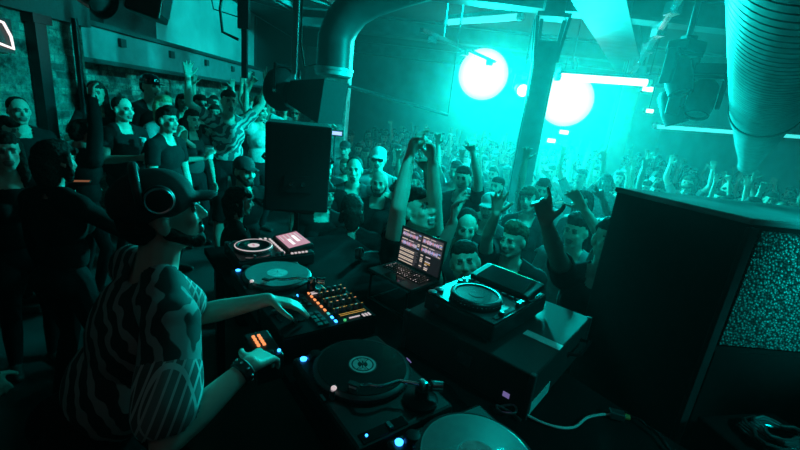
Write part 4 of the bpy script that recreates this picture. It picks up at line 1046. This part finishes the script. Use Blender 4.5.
hero(base, -2.22, 4.95, .58, D(-140), 'cheering man in a patterned top with both arms flung up, mouth open', LG, 1.04, hair='short', mouth=1.3, r=UPR(.42, .1, 1.85, spread=.25), l=UPL(-.42, .05, 1.9, **POINT), top=TOPS[4])
hero(base, -1.5, 3.62, .2, D(-125), 'bearded man in a dark cap and top raising one hand by his face', LG, .93, hair='cap', beard=True, l=A((-.18, .3, 1.5), pole=(-1, -.2, -.6), d=(.1, .3, 1), n=(.6, .4, 0), curl=.7))
hero(base, -1.33, 3.05, .07, D(-60), 'dark-haired person low in front of the cap wearer, beside the monitor speaker', LG, .92, hair='fringe', sleeve=1.5)
hero(base, -2.0, 5.35, .56, D(-120), 'woman with one arm high at the right end of the left crowd', LG, 1.0, hair='bun', fem=True, r=UPR(.3, .15, 1.95, spread=.2), top=TOPS[3])
hero(base, -2.75, 5.3, .56, D(-130), 'man in sunglasses with folded hands by the beam', LG, 1.0, hair='short', glasses=True, r=A((.05, .3, 1.28), pole=(1, -.3, -.6), d=(-.5, .3, .8), n=(-1, 0, 0)), l=A((-.05, .3, 1.25), pole=(-1, -.3, -.6), d=(.5, .3, .8), n=(1, 0, 0)))
hero(base, -3.05, 4.75, .62, D(-110), 'person in a shiny cap standing tall behind the bulky man', LG, 1.06, hair='cap', capm=BLKG)
# things in their hands
t = empty('drink_cup', V((-2.60, 3.92, 1.80)), 0, 'small cup in the hand of the bulky man', 'cup')
b = MB(); b.lathe((0, 0, 0), (0, 0, 1), [(0, 0), (.024, 0), (.031, .085), (.029, .085), (.023, .006), (0, .006)], mat('clear_plastic', (.5, .52, .52), .2), 24); b.build('cup', t)
b = MB(); b.lathe((0, 0, .06), (0, 0, 1), [(.028, 0), (0, .001)], mat('amber_drink', (.3, .16, .05), .1), 20); b.build('drink', t)
t = empty('white_cup', V((-2.22, 4.48, 1.66)), 0, 'white cup held by the smiling long-haired woman', 'cup')
b = MB(); b.lathe((0, 0, 0), (0, 0, 1), [(0, 0), (.034, 0), (.044, .13), (.041, .13), (.033, .006), (0, .006)], WHITE, 28); b.build('cup', t)
b = MB(); b.lathe((0, 0, .128), (0, 0, 1), [(.046, 0), (.046, .008), (.04, .012), (0, .012)], GREY, 28); b.build('lid', t)
t = empty('lit_phone', V((-2.5, 2.98, 1.62)), D(-60), 'phone held low with a glowing corner', 'phone')
b = MB(); b.box((0, 0, 0), (.072, .15, .008), BLK, bevel=.003); b.build('body', t)
b = MB(); b.box((0, 0, .0045), (.064, .135, .001), mat('dim_phone_screen', (.02, .02, .02), .1, 0, (.4, .15, .07), .5)); b.build('screen', t)

# front row beyond the booth
FG = 'front row behind the booth'
x, y, z = .82, 2.70, .0; rz = facing(x, y, -.2, .6)
hero(base, x, y, z, rz, 'young man with short quiff peering over the dark media player, one arm up', FG, 1.0, voxel=.0065, hair='quiff', hairc=1, yaw=-22,
     r=A(toL(.56, 2.3, 2.06, x, y, 0, rz), pole=(1, -.2, -.4), d=toL(.48, 2.02, 2.4, .52, 2.12, 2.07, rz), n=toL(-.2, -1, 0, 0, 0, 0, rz), curl=[.1, .12, .2, .3], spread=.26))
x, y, z = 1.2, 2.2, .16; rz = facing(x, y, .75, 1.2)
hero(base, x, y, z, rz, 'person behind the loudspeaker stretching a bare arm over the case with pinched fingers', FG, 1.1, voxel=.0065, hair='short', pitch=-10,
     r=A(toL(.6, 1.76, 2.1, x, y, 0, rz, 1.12), pole=toL(.3, 0, -.8, 0, 0, 0, rz), d=toL(-.22, -.06, .5, 0, 0, 0, rz), n=toL(-.5, -.8, .2, 0, 0, 0, rz), curl=[.1, .7, .9, .95], spread=.06, thumb=.8, hp='fist'),
     l=A((-.24, .25, 1.0), pole=(-1, -.5, 0), d=(0, 1, -.2), n=(1, 0, 0)))
x, y, z = .10, 2.40, .2; rz = facing(x, y, 0, 1.0) + .9
hero(base, x, y, z, rz, 'person behind the laptop with both bare arms straight up, hands bent together', FG, 1.02, voxel=.0065, hair='short', pitch=-25, mouth=.5, sleeve=.4,
     r=A(toL(.01, 2.27, 2.17, x, y, 0, rz, 1.12), pole=toL(-.15, -1, -.3, 0, 0, 0, rz), d=toL(.06, -.1, .4, 0, 0, 0, rz), n=toL(.8, -.4, -.2, 0, 0, 0, rz), curl=[.35, .4, .5, .6], spread=.2),
     l=A(toL(.14, 2.27, 2.17, x, y, 0, rz, 1.12), pole=toL(.25, -1, -.3, 0, 0, 0, rz), d=toL(-.1, -.1, .4, 0, 0, 0, rz), n=toL(-.8, -.4, -.2, 0, 0, 0, rz), curl=[.35, .4, .5, .6], spread=.2))
x, y, z = .42, 2.14, .06; rz = facing(x, y, .2, .9)
hero(base, x, y, z, rz, 'person behind the laptop corner with one thick forearm upright, hand gripping the air', FG, .96, voxel=.0065, hair='short', pitch=-15, roll=14,
     r=A(toL(.262, 1.98, 1.98, x, y, 0, rz, 1.04), pole=toL(-.4, -.3, -1, 0, 0, 0, rz), d=toL(-.03, .0, .5, 0, 0, 0, rz), n=toL(.9, -.3, 0, 0, 0, 0, rz), curl=[.3, .6, .7, .7], spread=.1))
hero(base, .50, 2.92, .02, facing(.5, 2.92), 'bare-headed man lifting his chin between the raised arms', FG, 1.0, hair='buzz', yaw=25, pitch=14, top=TOPS[1])
hero(base, .78, 3.45, .05, facing(.78, 3.45), 'man in a pale cap beneath the raised hands', FG, 1.0, hair='cap', capm=CAPL, top=TOPS[1])
hero(base, 1.35, 2.95, .05, facing(1.35, 2.95), 'man with neat dark hair seen behind the bare stretched arm', FG, 1.0, hair='quiff', l=UPL(-.1, .25, 1.85), top=TOPS[2])
hero(base, .62, 4.3, .1, facing(.62, 4.3), 'person reaching a long thin arm up in front of the steel column', FG, 1.03, hair='short', l=UPL(-.08, .3, 2.02, **POINT), top=TOPS[0])
hero(base, -.85, 4.05, .1, facing(-.85, 4.05), 'smiling short-haired man just right of the monitor speaker', FG, 1.0, hair='buzz', mouth=.8, top=TOPS[0])
hero(base, -.72, 3.45, .03, facing(-.72, 3.45, .2), 'woman in profile with dark hair close to the monitor speaker', FG, .98, hair='fringe', fem=True, yaw=30)
hero(base, -.55, 4.25, .12, facing(-.55, 4.25), 'man with round head and one hand stretched to a friend', FG, 1.0, hair='buzz', fat=1.15, mouth=.3, l=A((-.4, .45, 1.55), pole=(-1, -.2, -.6), d=(-.3, .6, .5), n=(.6, 0, -.4)), top=TOPS[1])
hero(base, -.25, 3.95, .06, facing(-.25, 3.95), 'bald bearded man in dark tee left of the raised forearms', FG, 1.0, hair='none', beard=True, fat=1.15)
hero(base, -.34, 4.75, .24, facing(-.34, 4.75), 'person in a pale cap and sunglasses standing tall', FG, 1.04, hair='cap', capm=CAPL, glasses=True, top=TOPS[2])
hero(base, -.02, 3.75, .02, facing(-.02, 3.75, .6), 'curly-haired person leaning to the next person\'s cheek', FG, 1.0, hair='curly', yaw=35, lean=8)
hero(base, -.38, 3.02, -.02, D(15), 'person in dark hood-like hair seen from behind near the headphones', FG, 1.0, hair='fringe', hairc=0, sleeve=1.5)
# ---- the rest of the crowd, one person each
def px_of(p):
    v = V(p) - V((0, 0, CAMH)); d = v.dot(fw)
    return (400 + f_px * v.dot(XR) / d, 225 - f_px * v.dot(XU) / d, d) if d > .1 else (-999, -999, d)
near_figs = [(n, figure(dict(p, smooth=3), .0095, 'clubber')) for n, p in POSES]
far_figs = [(n, figure(dict(p, smooth=2), .016, 'clubber')) for n, p in POSES[:6]]
spots = []
yy = 3.3; row = 0
while yy < 15.4:
    step = .56 + .012 * yy; xx = -4.0 + (row % 2) * step / 2
    while xx < 9.0:
        spots.append((xx + rnd.uniform(-.12, .12), yy + rnd.uniform(-.12, .12))); xx += step
    yy += .58 + .012 * yy; row += 1
taken = [(x, y) for x, y in HEROXY] + [(1.62, 5.65), (4.55, 9.2), (-1.28, 7.0), (-.8, 2.95), (-.8, 3.2)]
HAIRW = {'short': 'short dark hair', 'quiff': 'swept-up hair', 'long': 'long hair', 'buzz': 'cropped hair', 'cap': 'a dark cap', 'bun': 'hair in a bun', 'fringe': 'a fringe', 'curly': 'curly hair'}
TOPW = ['black top', 'charcoal top', 'grey top', 'pale top', 'patterned top']
count = 0
for x, y in spots:
    if any((x - a) ** 2 + (y - c) ** 2 < .46 ** 2 for a, c in taken): continue
    if x < -3.6 or min((x - 1.62) ** 2 + (y - 5.65) ** 2, (x - 4.55) ** 2 + (y - 9.2) ** 2) < .5: continue
    terr = x < -1.5 and 3.2 < y < 8.6
    if terr and x > -1.8 or (x < -1.5 and 8.4 < y < 8.9): continue
    if terr and y < 3.5: continue
    if x < -1.5 and y > 10.5: continue
    g = PZ if terr else 0
    hx, hy, dd = px_of((x, y, g + 1.7))
    if not (-10 < hx < 815): continue
    if hx > 600 and hy > 186 + (hx - 615) * .18: continue      # wholly behind the loudspeaker
    if 262 < hx < 320 and hy > 128: continue                    # wholly behind the monitor speaker
    if y < 4.0 and x > .9 and hy > 250: continue
    far = dd > 7.2
    figs = far_figs if far else near_figs
    i = rnd.choice([0, 1, 1, 2, 3, 3, 3, 3, 4, 4, 4, 5] if far else [0, 1, 1, 2, 3, 3, 4, 5, 6, 7, 8, 9, 7, 3]); 
    i = min(i, len(figs) - 1); pn, fig = figs[i]; pose = POSES[i][1]
    ti = rnd.choice([0, 0, 1, 1, 2, 3, 4])
    sc = rnd.uniform(.93, 1.06)
    where = 'on the raised terrace by the brick wall' if terr else ('in the far crowd at the back of the room' if dd > 9.5 else ('in the middle of the hazy crowd' if far else 'in the packed crowd near the booth'))
    if not terr:
        sidew = 'left of the plaster pillar' if hx < 328 else ('right of the plaster pillar' if hx < 420 else ('left of the steel column' if hx < 515 else ('right of the steel column' if hx < 610 else 'above the big loudspeaker')))
        where += ', ' + sidew
    lab = 'person in %s with %s, %s, %s' % (TOPW[ti], HAIRW[pose['hair']], pn, where)
    w = lab.split()
    if len(w) > 16 or far:
        lab = 'person in %s, %s, %s' % (TOPW[ti], pn, where); w = lab.split()
    if len(w) > 16:
        lab = 'person, %s, %s' % (pn, where); w = lab.split()
    if len(w) > 16: lab = 'person %s' % where
    place(fig, 'person', (x, y, g), facing(x, y) + rnd.uniform(-.35, .35), lab, lab.replace('person', 'people', 1), sc, TOPS[ti], HAIRS[rnd.choice([0, 0, 1])], SKIN[rnd.choice([0, 0, 1, 2])])
    taken.append((x, y)); count += 1
print('CROWD', count)

# ------------------------------------------------------------------ lights: unseen spots that brighten crowd, walls, duct and booth
def light(kind, name, loc, energy, col, aim=None, **k):
    l = bpy.data.lights.new(name, kind); l.energy = energy; l.color = col
    for a, v in k.items(): setattr(l, a, v)
    o = bpy.data.objects.new(name, l); COL.objects.link(o); o.location = loc
    if aim: o.rotation_euler = (V(aim) - V(loc)).to_track_quat('-Z', 'Y').to_euler()
    return o
light('SPOT', 'left_crowd_wash', (4.6, 3.6, 4.15), 3200, CY, (-2.5, 5.2, 1.8), spot_size=math.radians(36), spot_blend=.7, shadow_soft_size=.12)
light('SPOT', 'wall_wash', (.9, 7.2, 4.1), 1500, CY, (-4.2, 8.2, 3.1), spot_size=math.radians(75), spot_blend=.8, shadow_soft_size=.15)
light('SPOT', 'brick_wash', (-.6, 6.2, 4.15), 420, CY, (-4.0, 4.6, 2.3), spot_size=math.radians(45), spot_blend=.7, shadow_soft_size=.15)
light('SPOT', 'front_row_light', (1.0, 1.35, 4.15), 230, CY, (.25, 2.5, 2.1), spot_size=math.radians(34), spot_blend=.7, shadow_soft_size=.1)
light('SPOT', 'front_wash', (2.0, 3.0, 4.15), 380, CY, (.3, 3.7, 1.6), spot_size=math.radians(70), spot_blend=.7, shadow_soft_size=.12)
light('SPOT', 'booth_fill', (1.3, 3.3, 3.95), 60, CY, (-.5, 1.0, 1.75), spot_size=math.radians(36), spot_blend=.7, shadow_soft_size=.06)  # unseen spot added to brighten the performer and the decks
light('SPOT', 'duct_fill', (-.2, 5.2, 4.1), 420, CY, (2.9, 3.6, 3.0), spot_size=math.radians(45), spot_blend=.7, shadow_soft_size=.15)  # unseen spot added to light the ribbed duct from the left
light('SPOT', 'grille_light', (2.6, -.2, 3.4), 260, CY, (1.75, 1.45, 2.05), spot_size=math.radians(20), spot_blend=.7, shadow_soft_size=.1)
light('SPOT', 'side_light', (2.6, -.2, 3.4), 70, CY, (.95, 1.1, 1.45), spot_size=math.radians(26), spot_blend=.5, shadow_soft_size=.08)
light('AREA', 'dim_fill_light', (-.5, -.6, 4.1), 1.2, (1, .95, .95), (0, 1, 0), size=2.5)  # unseen neutral fill added to lift the blacks

w = bpy.data.worlds.new('world'); SC.world = w; w.use_nodes = True; nt = w.node_tree
nt.nodes['Background'].inputs['Color'].default_value = (.001, .002, .002, 1)
vs = nt.nodes.new('ShaderNodeVolumeScatter'); vs.inputs['Color'].default_value = (.9, .95, .95, 1); vs.inputs['Anisotropy'].default_value = .6
# stage haze: thin by the booth and the left terrace, thick over the dance floor
ge = nt.nodes.new('ShaderNodeNewGeometry'); sp = nt.nodes.new('ShaderNodeSeparateXYZ'); mr = nt.nodes.new('ShaderNodeMapRange'); mr.interpolation_type = 'SMOOTHSTEP'
ad = nt.nodes.new('ShaderNodeMath'); ad.operation = 'MULTIPLY_ADD'; ad.inputs[1].default_value = 1.1
for k, v in (('From Min', 1.0), ('From Max', 7.5), ('To Min', .0015), ('To Max', .019)): mr.inputs[k].default_value = v
nt.links.new(ge.outputs['Position'], sp.inputs[0]); nt.links.new(sp.outputs['X'], ad.inputs[0]); nt.links.new(sp.outputs['Y'], ad.inputs[2])
nt.links.new(ad.outputs[0], mr.inputs['Value']); nt.links.new(mr.outputs[0], vs.inputs['Density'])
nt.links.new(vs.outputs[0], nt.nodes['World Output'].inputs['Volume'])

SC.view_settings.view_transform = 'Standard'; SC.view_settings.look = 'None'; SC.view_settings.gamma = 1; SC.view_settings.exposure = 0
SC.view_settings.use_curve_mapping = False
SC.cycles.use_denoising = True
SC.cycles.max_bounces = 5; SC.cycles.diffuse_bounces = 3; SC.cycles.volume_bounces = 0
SC.cycles.sample_clamp_indirect = 4
